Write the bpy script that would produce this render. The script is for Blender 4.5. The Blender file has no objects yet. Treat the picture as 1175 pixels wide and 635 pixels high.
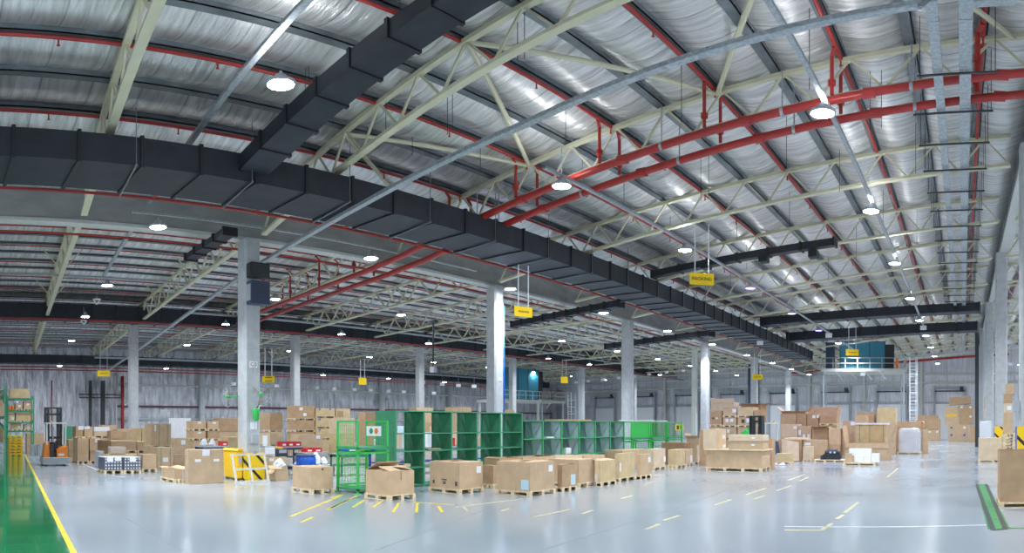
import bpy, math, random
from mathutils import Vector, Matrix
random.seed(7)
PI = math.pi
EYE = 2.0            # eye height (m)
F = 750.0            # pixels per radian of the panorama
XV, YH = 1105.0, 488.0   # photo column of the +Y direction, photo row of the horizon
SK = 0.114           # the hall's cross direction leans a little off square

# ------------------------------------------------------------------ helpers
COL = bpy.context.scene.collection
def link(o): COL.objects.link(o); return o
def az(x): return (x - XV) / F
def el(y): return (YH - y) / F
def rf(y): return EYE / math.tan(-el(y))          # floor distance seen at row y
def fl(x, y):                                       # floor point
    r = rf(y); return Vector((r * math.sin(az(x)), r * math.cos(az(x)), 0))
def zat(y, r): return EYE + r * math.tan(el(y))
def pt(x, y, r): return Vector((r * math.sin(az(x)), r * math.cos(az(x)), zat(y, r)))
def W(a, v, z): return Vector((-a, v + SK * a, z + EYE))

def mat(name, col, rough=.6, metal=0., noise=0., nscale=8., bump=0., bscale=30., spec=.5, stretch=(1, 1, 1), emit=None, es=0, alpha=1., coat=0.):
    m = bpy.data.materials.new(name); m.use_nodes = True
    nt = m.node_tree; n = nt.nodes; b = n['Principled BSDF']
    c = (*col, 1)
    b.inputs['Base Color'].default_value = c
    b.inputs['Roughness'].default_value = rough
    b.inputs['Metallic'].default_value = metal
    b.inputs['Specular IOR Level'].default_value = spec
    if coat: b.inputs['Coat Weight'].default_value = coat
    if alpha < 1: b.inputs['Alpha'].default_value = alpha
    if noise or bump:
        tc = n.new('ShaderNodeTexCoord'); mp = n.new('ShaderNodeMapping')
        mp.inputs['Scale'].default_value = stretch
        nt.links.new(tc.outputs['Object'], mp.inputs['Vector'])
    if noise:
        t = n.new('ShaderNodeTexNoise'); t.inputs['Scale'].default_value = nscale; t.inputs['Detail'].default_value = 4
        nt.links.new(mp.outputs[0], t.inputs['Vector'])
        r = n.new('ShaderNodeMapRange'); r.inputs[1].default_value = .3; r.inputs[2].default_value = .7
        r.inputs[3].default_value = 1 - noise; r.inputs[4].default_value = 1 + noise
        nt.links.new(t.outputs['Fac'], r.inputs[0])
        v = n.new('ShaderNodeVectorMath'); v.operation = 'SCALE'; v.inputs[0].default_value = col
        nt.links.new(r.outputs[0], v.inputs['Scale']); nt.links.new(v.outputs[0], b.inputs['Base Color'])
    if bump:
        t = n.new('ShaderNodeTexNoise'); t.inputs['Scale'].default_value = bscale; t.inputs['Detail'].default_value = 3
        nt.links.new(mp.outputs[0], t.inputs['Vector'])
        k = n.new('ShaderNodeBump'); k.inputs['Strength'].default_value = bump; k.inputs['Distance'].default_value = .05
        nt.links.new(t.outputs['Fac'], k.inputs['Height']); nt.links.new(k.outputs[0], b.inputs['Normal'])
    if emit:
        b.inputs['Emission Color'].default_value = (*emit, 1); b.inputs['Emission Strength'].default_value = es
    return m

class MB:
    """collects boxes, bars and tubes and links them as one mesh object"""
    def __init__(s): s.v = []; s.f = []
    def box(s, x0, y0, z0, x1, y1, z1):
        b = len(s.v)
        s.v += [(x0,y0,z0),(x1,y0,z0),(x1,y1,z0),(x0,y1,z0),(x0,y0,z1),(x1,y0,z1),(x1,y1,z1),(x0,y1,z1)]
        s.f += [(b,b+3,b+2,b+1),(b+4,b+5,b+6,b+7),(b,b+1,b+5,b+4),(b+1,b+2,b+6,b+5),(b+2,b+3,b+7,b+6),(b+3,b,b+4,b+7)]
        return s
    def hexa(s, pts):       # 8 points, bottom ring then top ring
        b = len(s.v); s.v += [tuple(p) for p in pts]
        s.f += [(b,b+3,b+2,b+1),(b+4,b+5,b+6,b+7),(b,b+1,b+5,b+4),(b+1,b+2,b+6,b+5),(b+2,b+3,b+7,b+6),(b+3,b,b+4,b+7)]
        return s
    def bar(s, p, q, w=.05, h=None):
        h = w if h is None else h
        p = Vector(p); q = Vector(q); d = (q - p).normalized()
        up = Vector((0,0,1)) if abs(d.z) < .95 else Vector((0,1,0))
        sx = d.cross(up).normalized() * (w/2); sz = sx.cross(d).normalized() * (h/2)
        return s.hexa([p-sx-sz, p+sx-sz, q+sx-sz, q-sx-sz, p-sx+sz, p+sx+sz, q+sx+sz, q-sx+sz])
    def tube(s, pts, r=.03, n=8, caps=True):
        pts = [Vector(p) for p in pts]; b = len(s.v)
        for i, p in enumerate(pts):
            d = (pts[min(i+1, len(pts)-1)] - pts[max(i-1, 0)]).normalized()
            up = Vector((0,0,1)) if abs(d.z) < .9 else Vector((0,1,0))
            a = d.cross(up).normalized(); c = a.cross(d)
            rr = r[i] if isinstance(r, (list, tuple)) else r
            for k in range(n):
                t = 2*PI*k/n; s.v.append(tuple(p + a*math.cos(t)*rr + c*math.sin(t)*rr))
        for i in range(len(pts)-1):
            for k in range(n):
                k2 = (k+1) % n
                s.f.append((b+i*n+k, b+i*n+k2, b+(i+1)*n+k2, b+(i+1)*n+k))
        if caps:
            s.f.append(tuple(b+k for k in range(n))[::-1]); e = b+(len(pts)-1)*n
            s.f.append(tuple(e+k for k in range(n)))
        return s
    def lathe(s, prof, c=(0,0,0), n=16, sx=1., sy=1.):   # prof: (r, z)
        b = len(s.v)
        for r, z in prof:
            for k in range(n):
                t = 2*PI*k/n; s.v.append((c[0]+r*math.cos(t)*sx, c[1]+r*math.sin(t)*sy, c[2]+z))
        for i in range(len(prof)-1):
            for k in range(n):
                k2 = (k+1) % n; s.f.append((b+i*n+k, b+i*n+k2, b+(i+1)*n+k2, b+(i+1)*n+k))
        s.f.append(tuple(b+k for k in range(n))[::-1]); e = b+(len(prof)-1)*n
        s.f.append(tuple(e+k for k in range(n)))
        return s
    def quad(s, *p):
        b = len(s.v); s.v += [tuple(q) for q in p]; s.f.append(tuple(range(b, b+len(p)))); return s
    def build(s, name, m, parent=None, bevel=0, smooth=False):
        me = bpy.data.meshes.new(name); me.from_pydata(s.v, [], s.f); me.update()
        me.materials.append(m)
        if smooth:
            for p in me.polygons: p.use_smooth = True
        o = link(bpy.data.objects.new(name, me))
        if parent: o.parent = parent
        if bevel:
            md = o.modifiers.new('bevel', 'BEVEL'); md.width = bevel; md.segments = 2; md.limit_method = 'ANGLE'
        return o

def tag(o, label, cat, group=None, kind=None):
    o['label'] = label; o['category'] = cat
    if group: o['group'] = group
    if kind: o['kind'] = kind
    return o
def thing(name, label, cat, loc=(0,0,0), rz=0., group=None, kind=None):
    o = link(bpy.data.objects.new(name, None)); o.location = loc; o.rotation_euler = (0,0,rz); o.empty_display_size = .2
    return tag(o, label, cat, group, kind)
def dup(root, loc, rz, label, group=None):
    r = root.copy(); link(r); r.location = loc; r.rotation_euler = (0,0,rz); r['label'] = label
    if group: r['group'] = group
    for ch in list(root.children):
        c = ch.copy(); link(c); c.parent = r
        for g in list(ch.children):
            d = g.copy(); link(d); d.parent = c
    return r
ORD = ['first','second','third','fourth','fifth','sixth','seventh','eighth','ninth','tenth','eleventh','twelfth','thirteenth','fourteenth','fifteenth','sixteenth','seventeenth','eighteenth','nineteenth','twentieth']
def nth(i):
    if i < 20: return ORD[i]
    t = {2:'twenty',3:'thirty',4:'forty',5:'fifty'}[(i+1)//10]
    return (t[:-1]+'ieth') if (i+1) % 10 == 0 else t+'-'+ORD[(i+1) % 10 - 1]

# ------------------------------------------------------------------ materials
M = {}
M['card'] = [mat('cardboard_tan', (.60,.43,.27), .8, noise=.09, nscale=3, spec=.2),
             mat('cardboard_brown', (.50,.335,.20), .8, noise=.10, nscale=3, spec=.2),
             mat('cardboard_pale', (.70,.55,.38), .8, noise=.08, nscale=3, spec=.2),
             mat('cardboard_dark', (.34,.21,.12), .8, noise=.15, nscale=3, spec=.2),
             mat('cardboard_ochre', (.64,.49,.28), .8, noise=.10, nscale=3, spec=.2)]
M['wood'] = mat('pallet_wood', (.78,.64,.42), .75, noise=.22, nscale=4, stretch=(1,6,6))
M['tape'] = mat('packing_tape', (.42,.28,.15), .35)
M['ink'] = mat('printed_ink', (.10,.07,.05), .8)
M['paper'] = mat('white_paper', (.86,.88,.9), .6)
M['blue_paper'] = mat('pale_blue_paper', (.55,.75,.85), .6)
M['white'] = mat('white_plastic', (.82,.84,.87), .4)
M['foam'] = mat('white_foam', (.86,.89,.94), .7, noise=.05)
M['truss'] = mat('cream_green_paint', (.62,.60,.42), .45, noise=.06, nscale=2)
M['galv'] = mat('galvanised_steel', (.40,.44,.46), .42, .55, noise=.25, nscale=14, bump=.1, bscale=30)
M['purlin'] = mat('purlin_steel', (.20,.225,.24), .45, .6, noise=.2, nscale=2)
M['duct'] = mat('black_duct_insulation', (.017,.022,.031), .55, noise=.25, nscale=2)
M['duct_b'] = mat('black_duct_flange', (.012,.015,.02), .5)
M['red'] = mat('red_pipe_paint', (.40,.03,.025), .35, noise=.15, nscale=3)
M['concrete'] = mat('column_concrete', (.50,.52,.53), .7, noise=.10, nscale=3, bump=.15, bscale=20)
M['beam'] = mat('beam_concrete', (.30,.30,.29), .7, noise=.15, nscale=2.5, stretch=(.4,.4,1), bump=.15, bscale=10)
M['flange'] = mat('beam_flange_paint', (.55,.56,.53), .6, noise=.08)
M['darksteel'] = mat('dark_steel', (.05,.06,.065), .5, .3)
M['green'] = mat('rack_green_paint', (.05,.29,.15), .4, noise=.08)
M['green_dk'] = mat('rack_green_panel', (.045,.25,.135), .45, noise=.1, nscale=4)
M['midgreen'] = mat('mid_green_paint', (.05,.40,.15), .4)
M['lime'] = mat('bright_green_paint', (.04,.50,.09), .4)
M['bluegrey'] = mat('blue_grey_panel', (.58,.67,.78), .4, noise=.06)
M['yellow'] = mat('yellow_paint', (.95,.56,.01), .45)
M['signyel'] = mat('yellow_sign_board', (.98,.66,.0), .5)
M['orange'] = mat('orange_paint', (.85,.24,.02), .35)
M['black'] = mat('black_plastic', (.02,.025,.03), .45)
M['navy'] = mat('navy_painted_steel', (.03,.05,.10), .45)
M['blue'] = mat('blue_plastic', (.01,.10,.55), .35)
M['redp'] = mat('red_plastic', (.70,.03,.03), .35)
M['teal'] = mat('teal_blue_panel', (.03,.20,.29), .5, noise=.08)
M['grey'] = mat('grey_paint', (.42,.45,.48), .5)
M['lt'] = mat('light_painted_steel', (.62,.63,.58), .5)
M['platform'] = mat('platform_steel', (.42,.42,.39), .5)
M['canpaint'] = mat('slate_blue_can', (.07,.10,.19), .4)
M['doorwhite'] = mat('white_door_panel', (.92,.94,.96), .4)
M['wood_white'] = mat('pale_whitewood', (.78,.72,.60), .6, noise=.08)
M['lens'] = mat('lamp_lens', (.9,.9,1), .3, emit=(.86,.90,1.0), es=45)
M['lens_halo_tint'] = mat('halo_tinted_lamp_lens', (.6,.6,1), .3, emit=(.34,.24,1.0), es=3)  # violet camera-lens halo painted into the lens glow, lamp itself is white
M['floorpaint'] = mat('green_floor_paint', (.0,.20,.06), .12, noise=.15, nscale=1.2, coat=.4)
M['lineyel'] = mat('yellow_floor_line', (.85,.66,.05), .35, noise=.25, nscale=6)
M['lineyel_worn'] = mat('worn_yellow_floor_line', (.62,.60,.36), .3, noise=.25, nscale=5)
M['linewhite'] = mat('white_floor_line', (.75,.78,.8), .3, noise=.15)
M['lineblk'] = mat('black_floor_line', (.06,.07,.07), .4)
M['linegreen'] = mat('green_floor_line', (.07,.30,.10), .35, noise=.3, nscale=5)
M['joint'] = mat('floor_joint', (.22,.24,.26), .6)

def shrink():           # clear wrapping film
    m = bpy.data.materials.new('clear_film'); m.use_nodes = True
    b = m.node_tree.nodes['Principled BSDF']
    b.inputs['Base Color'].default_value = (.85,.88,.92,1); b.inputs['Roughness'].default_value = .15
    b.inputs['Alpha'].default_value = .38; b.inputs['Specular IOR Level'].default_value = .8
    nt = m.node_tree; t = nt.nodes.new('ShaderNodeTexNoise'); t.inputs['Scale'].default_value = 7; t.inputs['Distortion'].default_value = 2
    k = nt.nodes.new('ShaderNodeBump'); k.inputs['Strength'].default_value = .8
    tc = nt.nodes.new('ShaderNodeTexCoord'); nt.links.new(tc.outputs['Object'], t.inputs['Vector'])
    nt.links.new(t.outputs['Fac'], k.inputs['Height']); nt.links.new(k.outputs[0], b.inputs['Normal'])
    return m
M['film'] = shrink()
M['film_thin'] = shrink(); M['film_thin'].name = 'thin_clear_film'; M['film_thin'].node_tree.nodes['Principled BSDF'].inputs['Alpha'].default_value = .13

def foil(name, base, rough, metal, stretch, seam_axis=None, seam_w=1.2, lo=.5, hi=1.0, bs=.5, bd=.06):
    m = bpy.data.materials.new(name); m.use_nodes = True
    nt = m.node_tree; n = nt.nodes; L = nt.links; b = n['Principled BSDF']
    tc = n.new('ShaderNodeTexCoord'); mp = n.new('ShaderNodeMapping'); mp.inputs['Scale'].default_value = stretch
    L.new(tc.outputs['Object'], mp.inputs['Vector'])
    t = n.new('ShaderNodeTexNoise'); t.inputs['Scale'].default_value = 1; t.inputs['Detail'].default_value = 6; t.inputs['Roughness'].default_value = .62; t.inputs['Distortion'].default_value = .25
    L.new(mp.outputs[0], t.inputs['Vector'])
    r = n.new('ShaderNodeValToRGB'); r.color_ramp.elements[0].position = .32; r.color_ramp.elements[1].position = .62
    r.color_ramp.elements[0].color = (*[c*lo for c in base], 1); r.color_ramp.elements[1].color = (*[c*hi for c in base], 1)
    L.new(t.outputs['Fac'], r.inputs[0])
    col = r.outputs[0]
    hgt = t.outputs['Fac']
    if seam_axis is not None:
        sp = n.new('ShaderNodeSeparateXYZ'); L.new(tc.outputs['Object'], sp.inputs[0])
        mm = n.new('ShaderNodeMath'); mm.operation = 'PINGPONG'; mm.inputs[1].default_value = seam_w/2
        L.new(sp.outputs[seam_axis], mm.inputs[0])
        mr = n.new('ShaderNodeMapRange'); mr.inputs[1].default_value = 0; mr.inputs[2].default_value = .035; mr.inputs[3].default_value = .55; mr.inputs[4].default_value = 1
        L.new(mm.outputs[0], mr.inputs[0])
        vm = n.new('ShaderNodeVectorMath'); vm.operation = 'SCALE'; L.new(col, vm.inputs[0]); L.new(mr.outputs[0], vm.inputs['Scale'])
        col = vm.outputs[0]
    L.new(col, b.inputs['Base Color'])
    k = n.new('ShaderNodeBump'); k.inputs['Strength'].default_value = bs; k.inputs['Distance'].default_value = bd
    L.new(hgt, k.inputs['Height']); L.new(k.outputs[0], b.inputs['Normal'])
    b.inputs['Roughness'].default_value = rough; b.inputs['Metallic'].default_value = metal
    return m
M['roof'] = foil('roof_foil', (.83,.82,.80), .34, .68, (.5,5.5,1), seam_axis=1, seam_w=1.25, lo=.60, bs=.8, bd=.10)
M['wall'] = foil('wall_foil', (.88,.90,.95), .27, .4, (3.2,3.2,.4), seam_axis=0, seam_w=1.1, lo=.7, bs=.8, bd=.12)
M['wallL'] = foil('side_wall_foil', (.90,.92,.97), .24, .6, (2.2,2.2,.45), seam_axis=1, seam_w=1.1, lo=.5, bs=1.0, bd=.30)

def floormat():
    m = bpy.data.materials.new('polished_concrete'); m.use_nodes = True
    nt = m.node_tree; n = nt.nodes; L = nt.links; b = n['Principled BSDF']
    tc = n.new('ShaderNodeTexCoord')
    t = n.new('ShaderNodeTexNoise'); t.inputs['Scale'].default_value = .12; t.inputs['Detail'].default_value = 3; t.inputs['Roughness'].default_value = .5
    L.new(tc.outputs['Object'], t.inputs['Vector'])
    r = n.new('ShaderNodeValToRGB'); e = r.color_ramp.elements
    e[0].position = .3; e[0].color = (.315,.365,.405,1); e[1].position = .7; e[1].color = (.37,.425,.465,1)
    L.new(t.outputs['Fac'], r.inputs[0]); L.new(r.outputs[0], b.inputs['Base Color'])
    t2 = n.new('ShaderNodeTexNoise'); t2.inputs['Scale'].default_value = .25; t2.inputs['Detail'].default_value = 2
    L.new(tc.outputs['Object'], t2.inputs['Vector'])
    mr = n.new('ShaderNodeMapRange'); mr.inputs[1].default_value = .3; mr.inputs[2].default_value = .7; mr.inputs[3].default_value = .13; mr.inputs[4].default_value = .23
    L.new(t2.outputs['Fac'], mr.inputs[0]); L.new(mr.outputs[0], b.inputs['Roughness'])
    b.inputs['Specular IOR Level'].default_value = .75
    return m
M['floor'] = floormat()

# ------------------------------------------------------------------ the hall shell
def zdeck(a):   # roof underside (relative to the eye)
    return 8.5 + .09*(21.5-a) if a < 21.5 else 8.6 + .02*min(a-21.5, 12) - .01*max(0, a-45)
def zch(a):     # truss bottom chord
    return 7.2 + .09*(21.5-a) if a < 21.5 else 7.35
VFAR, ALEFT = 90.5, 71.0
def struct(name, mb, m, label, cat, **k):
    o = mb.build(name, m, **k); tag(o, label, cat, kind='structure'); return o

mb = MB(); mb.quad((-90,-22,0),(30,-22,0),(30,110,0),(-90,110,0))
struct('floor', mb, M['floor'], 'pale grey polished concrete floor of the warehouse', 'floor')
# roof foil: sags a little between the purlins, pulled dark and tight at each one
PUR = [-.45 + 1.725*k for k in range(-8, 42)]
PUR = [a for a in PUR if a < 70.5]
mb = MB()
avals = []
for i, a in enumerate(PUR[:-1]):
    for k in range(6): avals.append((a + 1.725*k/6, math.sin(PI*k/6)))
avals.append((PUR[-1], 0)); avals.append((71.2, 0))
vs = [-22 + 4*j for j in range(30)]
for i, (a, s) in enumerate(avals):
    for v in vs:
        mb.v.append(tuple(W(a, v, zdeck(a) + .24 - .30*s)))
n = len(vs)
for i in range(len(avals)-1):
    for j in range(n-1):
        mb.f.append((i*n+j, i*n+j+1, (i+1)*n+j+1, (i+1)*n+j))
struct('ceiling', mb, M['roof'], 'silver foil roof lining sagging between the steel purlins', 'ceiling', smooth=True)
# walls
def wallquad(a0, v0, a1, v1, h0, h1):
    p = W(a0, v0, -EYE); q = W(a1, v1, -EYE)
    m = MB(); d = (q-p).normalized(); nrm = Vector((-d.y, d.x, 0))*.25
    m.hexa([p, q, q+nrm, p+nrm, p+Vector((0,0,h0)), q+Vector((0,0,h1)), q+nrm+Vector((0,0,h1)), p+nrm+Vector((0,0,h0))])
    return m
struct('wall_back', wallquad(71, VFAR, -14, VFAR, 10.6, 13.9), M['wall'], 'far wall lined with silver foil panels behind the dock doors', 'wall')
struct('wall_left', wallquad(71, -22, 71, VFAR, 10.7, 10.7), M['wallL'], 'long left wall lined with wrinkled silver foil', 'wall')

# girts and wall posts on the far wall
def girt(name, a0, a1, z, h, m, label):
    b = MB(); b.bar(W(a0, VFAR-.16, z), W(a1, VFAR-.16, z), .14, h)
    tag(b.build(name, m), label, 'rail', kind='structure')
girt('trim_1', 70.8, -13.8, 7.1, .22, M['lt'], 'upper pale steel rail across the far wall')
girt('trim_2', 70.8, -13.8, 5.9, .30, M['lt'], 'pale grooved rail across the far wall above the dock doors')
girt('trim_3', 70.8, -13.8, 3.15, .16, M['grey'], 'mid height grey rail across the far wall')
def girtL(name, v0, v1, z, h, m, label):
    b = MB(); b.bar(W(70.78, v0, z), W(70.78, v1, z), .14, h)
    tag(b.build(name, m), label, 'rail', kind='structure')
girtL('trim_4', 12, 90, 4.5, .18, M['lt'], 'upper pale rail along the left wall')
girtL('trim_5', 12, 90, 2.1, .22, mat('maroon_rail', (.12,.04,.05), .5), 'dark maroon rail along the left wall')
girtL('trim_6', 12, 90, .7, .16, M['grey'], 'lower grey rail along the left wall')

# ------------------------------------------------------------------ columns
def column(a, v, h, w, label, m=None, base=None):
    p = W(a, v, -EYE); b = MB()
    c = w*.12
    pts = []
    ring = [(-w/2+c,-w/2),(w/2-c,-w/2),(w/2,-w/2+c),(w/2,w/2-c),(w/2-c,w/2),(-w/2+c,w/2),(-w/2,w/2-c),(-w/2,-w/2+c)]
    for z in (0, h):
        for x, y in ring: b.v.append((x, y, z))
    for k in range(8):
        k2 = (k+1) % 8; b.f.append((k, k2, 8+k2, 8+k))
    b.f.append(tuple(range(8))[::-1]); b.f.append(tuple(range(8, 16)))
    o = b.build('column', m or M['concrete']); o.location = p
    tag(o, label, 'column', 'hall columns', 'structure'); return o
ROW1 = [8.69] + [8.8 + 13.45*k for k in range(1, 6)]
for i, v in enumerate(ROW1):
    column(21.5, v, zdeck(21.5)+EYE-1.6, .66, f'tall square concrete column under the heavy gutter beam, {nth(i)} along it' if i else 'large concrete column with C.5 plate, fans and black boxes', None)
ROW2A = 44.7
for i in range(6):
    column(ROW2A, 8.8+13.45*i, 9.25, .64, f'concrete column in the middle row beside the second black duct, {nth(i)} of the row')
for i in range(-1, 6):
    column(70.4, 8.8+13.45*(i+1), 9.6, .62, f'concrete column standing against the left foil wall, {nth(i+1)} of its row')
RIGHT = [(-2.2, 21.6), (-2.15, 36.7), (-2.1, 52), (-2.1, 67), (-2.1, 82)]
for i, (a, v) in enumerate(RIGHT):
    column(a, v + .2, 11.85, .66, f'concrete column at the right edge of the aisle, {nth(i)} going away', None)
# gutter beam over the first row, edge beam over the right row, small beam over middle row
def beam(name, a, v0, v1, z0, z1, w, label, flange=True):
    t = thing(name, label, 'beam', kind='structure')
    b = MB(); b.hexa([W(a+w/2,v0,z0), W(a-w/2,v0,z0), W(a-w/2,v1,z0), W(a+w/2,v1,z0), W(a+w/2,v0,z1), W(a-w/2,v0,z1), W(a-w/2,v1,z1), W(a+w/2,v1,z1)])
    b.build('web', M['beam'], t)
    if flange:
        f = MB(); f.hexa([W(a+w/2+.05,v0,z0-.06), W(a-w/2-.05,v0,z0-.06), W(a-w/2-.05,v1,z0-.06), W(a+w/2+.05,v1,z0-.06), W(a+w/2+.05,v0,z0+.06), W(a-w/2-.05,v0,z0+.06), W(a-w/2-.05,v1,z0+.06), W(a+w/2+.05,v1,z0+.06)])
        f.build('bottom_flange', M['flange'], t)
    return t
beam('gutter_beam', 21.9, -20, 90, 7.15, 8.4, .4, 'long heavy grey gutter beam running over the nearest row of columns')
beam('gutter_beam', -2.35, 8, 90, 9.9, 10.5, .5, 'grey beam running over the columns on the far right')
beam('gutter_beam', 44.7, -20, 90, 7.55, 8.4, .5, 'thin beam over the middle row of columns beside the second duct', False)

# ------------------------------------------------------------------ trusses
TR = [2.45, 9.15] + [2.05 + 6.725*k for k in range(2, 13)]
def truss(a0, a1, v, label, detail=True):
    t = thing('roof_truss', label, 'roof truss', group='cream steel roof trusses', kind='structure')
    seg = [a0, a1]
    b = MB(); b.bar(W(a0, v, zch(a0)), W(a1, v, zch(a1) if a1 > 21.5 else 7.2+.09*(21.5-a1)), .22, .11); b.build('bottom_chord', M['truss'], t)
    b = MB(); b.bar(W(a0, v, zch(a0)+1.17), W(a1, v, (zch(a1) if a1 > 21.5 else 7.2+.09*(21.5-a1))+1.17), .17, .14); b.build('top_chord', M['truss'], t)
    step = .8625 if a1 < 22 else 1.2
    n = int(round((a1-a0)/step)); step = (a1-a0)/n
    web = MB()
    zc = lambda a: (7.2+.09*(21.5-a)) if a1 <= 21.5 else 7.35
    for k in range(n):
        p = a0 + k*step; q = p + step
        zp, zq = (zc(p), zc(q)+1.17) if k % 2 == 0 else (zc(p)+1.17, zc(q))
        if detail:
            d = MB(); d.bar(W(p, v, zp), W(q, v, zq), .06, .06); d.build('diagonal', M['truss'], t)
        else:
            web.bar(W(p, v, zp), W(q, v, zq), .085, .085)
    fly = MB()
    for k in range(1, n, 2):
        a = a0 + k*step
        for s in (-1, 1):
            if a1 > 21.5 and k % 3 == 1:
                fly.bar(W(a, v, zc(a)+.05), W(a, v + s*.95, zc(a)+1.15), .05, .05)
    if not detail: web.build('web', M['truss'], t)
    if fly.v: fly.build('fly_brace', M['truss'], t)
for i, v in enumerate(TR):
    truss(-1.6, 21.1, v, f'cream steel truss over the bright right-hand bay, {nth(i)} one out from the camera', detail=i < 7)
    truss(21.95, 44.4, v, f'cream steel truss in the dim bay left of the gutter beam, {nth(i)} one out', detail=False)
    truss(45.0, 70.6, v, f'cream steel truss in the farthest left bay by the foil wall, {nth(i)} one out', detail=False)
for i, v in enumerate(TR[1:]):
    truss(-12.5, -2.3, v, f'cream steel truss end beyond the right-hand columns, {nth(i)} one out', detail=False)
# bracing tubes between top chords
zt = lambda a: 7.2+.09*(21.5-a)+1.1
zig = [(19.5, TR[2]), (15.1, TR[1]), (13.3, TR[2]), (9.7, TR[1]), (6.4, TR[2]), (2.5, TR[1]), (-1.2, TR[2])]
for (p, q), nm in zip(zip(zig, zig[1:]), ('farthest left', 'second from left', 'third from left', 'middle', 'second from right', 'right-hand end')):
    b = MB(); b.tube([W(p[0], p[1], zt(p[0])), W(q[0], q[1], zt(q[0]))], .075, 8)
    tag(b.build('bracing_tube', M['truss'], smooth=False), f'cream round bracing tube between the second and third trusses, {nm} of the zigzag', 'brace', 'roof bracing tubes', 'structure')

# ------------------------------------------------------------------ purlins and sprinkler pipes
for i, a in enumerate(PUR):
    z = zdeck(a)
    w, h = (.26, .26) if i % 2 == 0 else (.28, .24)
    b = MB(); 
    P = lambda da, dz, v: W(a+da, v, z+dz)
    for (x0, x1, y0, y1) in ((-w/2, w/2, -.0, .03), (-w/2, -w/2+.03, 0, h), (-w/2, w/2, h-.03, h)):
        b.hexa([P(x0,y0,-21), P(x1,y0,-21), P(x1,y0,90.3), P(x0,y0,90.3), P(x0,y1,-21), P(x1,y1,-21), P(x1,y1,90.3), P(x0,y1,90.3)])
    side = 'right-hand' if a < 21.5 else ('middle' if a < 44.7 else 'left-hand')
    tag(b.build('purlin', M['purlin']), f'dark steel purlin under the foil roof, {nth(i)} from the right side of the hall', 'purlin', 'roof purlins', 'structure')
SPR = [a for i, a in enumerate(PUR) if i % 2 == 0 and -4.5 < a]
for i, a in enumerate(SPR):
    t = thing('ceiling_sprinkler_pipe', f'thin red sprinkler pipe slung under a dark purlin, {nth(i)} line from the right', 'pipe', group='red sprinkler lines under the roof')
    aa = a - .02
    b = MB(); b.tube([W(aa, -21, zdeck(a)-.09), W(aa, 90, zdeck(a)-.09)], .055 if a < 21.5 else .032, 8); b.build('pipe', M['red'], t, smooth=True)
    if a < 20:
        hd = None
        for k in range(15):
            v = 1 + 3.6*k
            if hd is None:
                m_ = MB(); m_.tube([(0,0,0),(0,0,-.17)], .022, 6); m_.tube([(0,0,-.17),(0,0,-.185)], .04, 8); hd = m_.build('sprinkler_head', M['red'], t); o = hd
            else: o = hd.copy(); link(o)
            o.location = W(aa, v, zdeck(a)-.145)

# big red mains and their risers
for idx, (v, nm) in enumerate(((15.0, 'nearer'), (16.15, 'farther'))):
    t = thing('ceiling_water_main', f'thick red water main crossing the roof at an angle, {nm} of the pair', 'pipe', group='thick red mains')
    off = -.35 - .02*idx
    pts = [W(a, v, (zch(a) if a > 21.5 else 7.2+.09*(21.5-a))+off) for a in (-10, 0, 10, 19, 24, 38.5)]
    pts[4].z = pts[3].z - .05; pts[4] = W(23, v, 7.25+off); pts[3] = W(20, v, 7.35+off)
    b = MB(); b.tube(pts, .125, 14); b.build('pipe', M['red'], t, smooth=True)
    for a in (-.9, 2.2, 5.4, 9.2, 13.2, 17):
        g = MB(); p = W(a, v, 7.2+.09*(21.5-a)+off)
        g.tube([p + Vector((-.14,0,0)), p + Vector((.14,0,0))], .155, 12); g.build('coupling', M['red'], t)
    for a in (1.2, 4.4, 7.9, 11.5, 15.4):
        g = MB(); p = W(a, v, 7.2+.09*(21.5-a)+off)
        g.tube([p + Vector((0,0,-.16)), p + Vector((0,0,1.35))], .02, 6); g.tube([p + Vector((-.04,0,0)), p + Vector((.04,0,0))], .14, 12)
        g.build('hanger', M['galv'], t)
for i, a in enumerate([x for x in SPR if -1 < x < 20 or 22.5 < x < 37]):
    for v, s in ((15.0, 'nearer'), (16.15, 'farther')):
        t = MB(); z1 = (7.2+.09*(21.5-a) if a < 21.5 else 7.25)-.2
        t.tube([W(a+.12, v-.02, z1), W(a+.12, v-.02, zdeck(a)-.25), W(a, v-.3, zdeck(a)-.13)], .07 if a < 1 else .05, 8)
        t.tube([W(a+.12, v-.02, z1+.3), W(a+.12, v-.02, z1+.45)], .10, 8)
        tag(t.build('ceiling_riser_pipe', M['red'], smooth=False), f'red riser from the {s} water main to the {nth(i)} sprinkler line from the right', 'pipe', 'red risers')
# red pipe along the gutter beam with its stubs
t = thing('ceiling_sprinkler_pipe', 'thin red pipe running along the gutter beam below the main black duct', 'pipe')
b = MB(); b.tube([W(18.3, -5, 6.99), W(18.3, 88, 6.99)], .05, 8); b.build('pipe', M['red'], t, smooth=True)
for k in range(12):
    v = 4.2 + 3.4*k
    s = MB(); s.tube([W(18.3, v, 7.0), W(17.3, v+.3, 7.02)], .035, 6); s.build('stub', M['red'], t)
t = thing('ceiling_sprinkler_pipe', 'thin red pipe tucked under the left flange of the gutter beam', 'pipe')
b = MB(); b.tube([W(22.6, -5, 6.95), W(22.6, 88, 6.95)], .045, 8); b.build('pipe', M['red'], t, smooth=True)
t = thing('ceiling_sprinkler_pipe', 'red pipe running beneath the second black duct', 'pipe')
b = MB(); b.tube([W(42.3, -5, 7.02), W(42.3, 88, 7.02)], .06, 8); b.build('pipe', M['red'], t, smooth=True)
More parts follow.
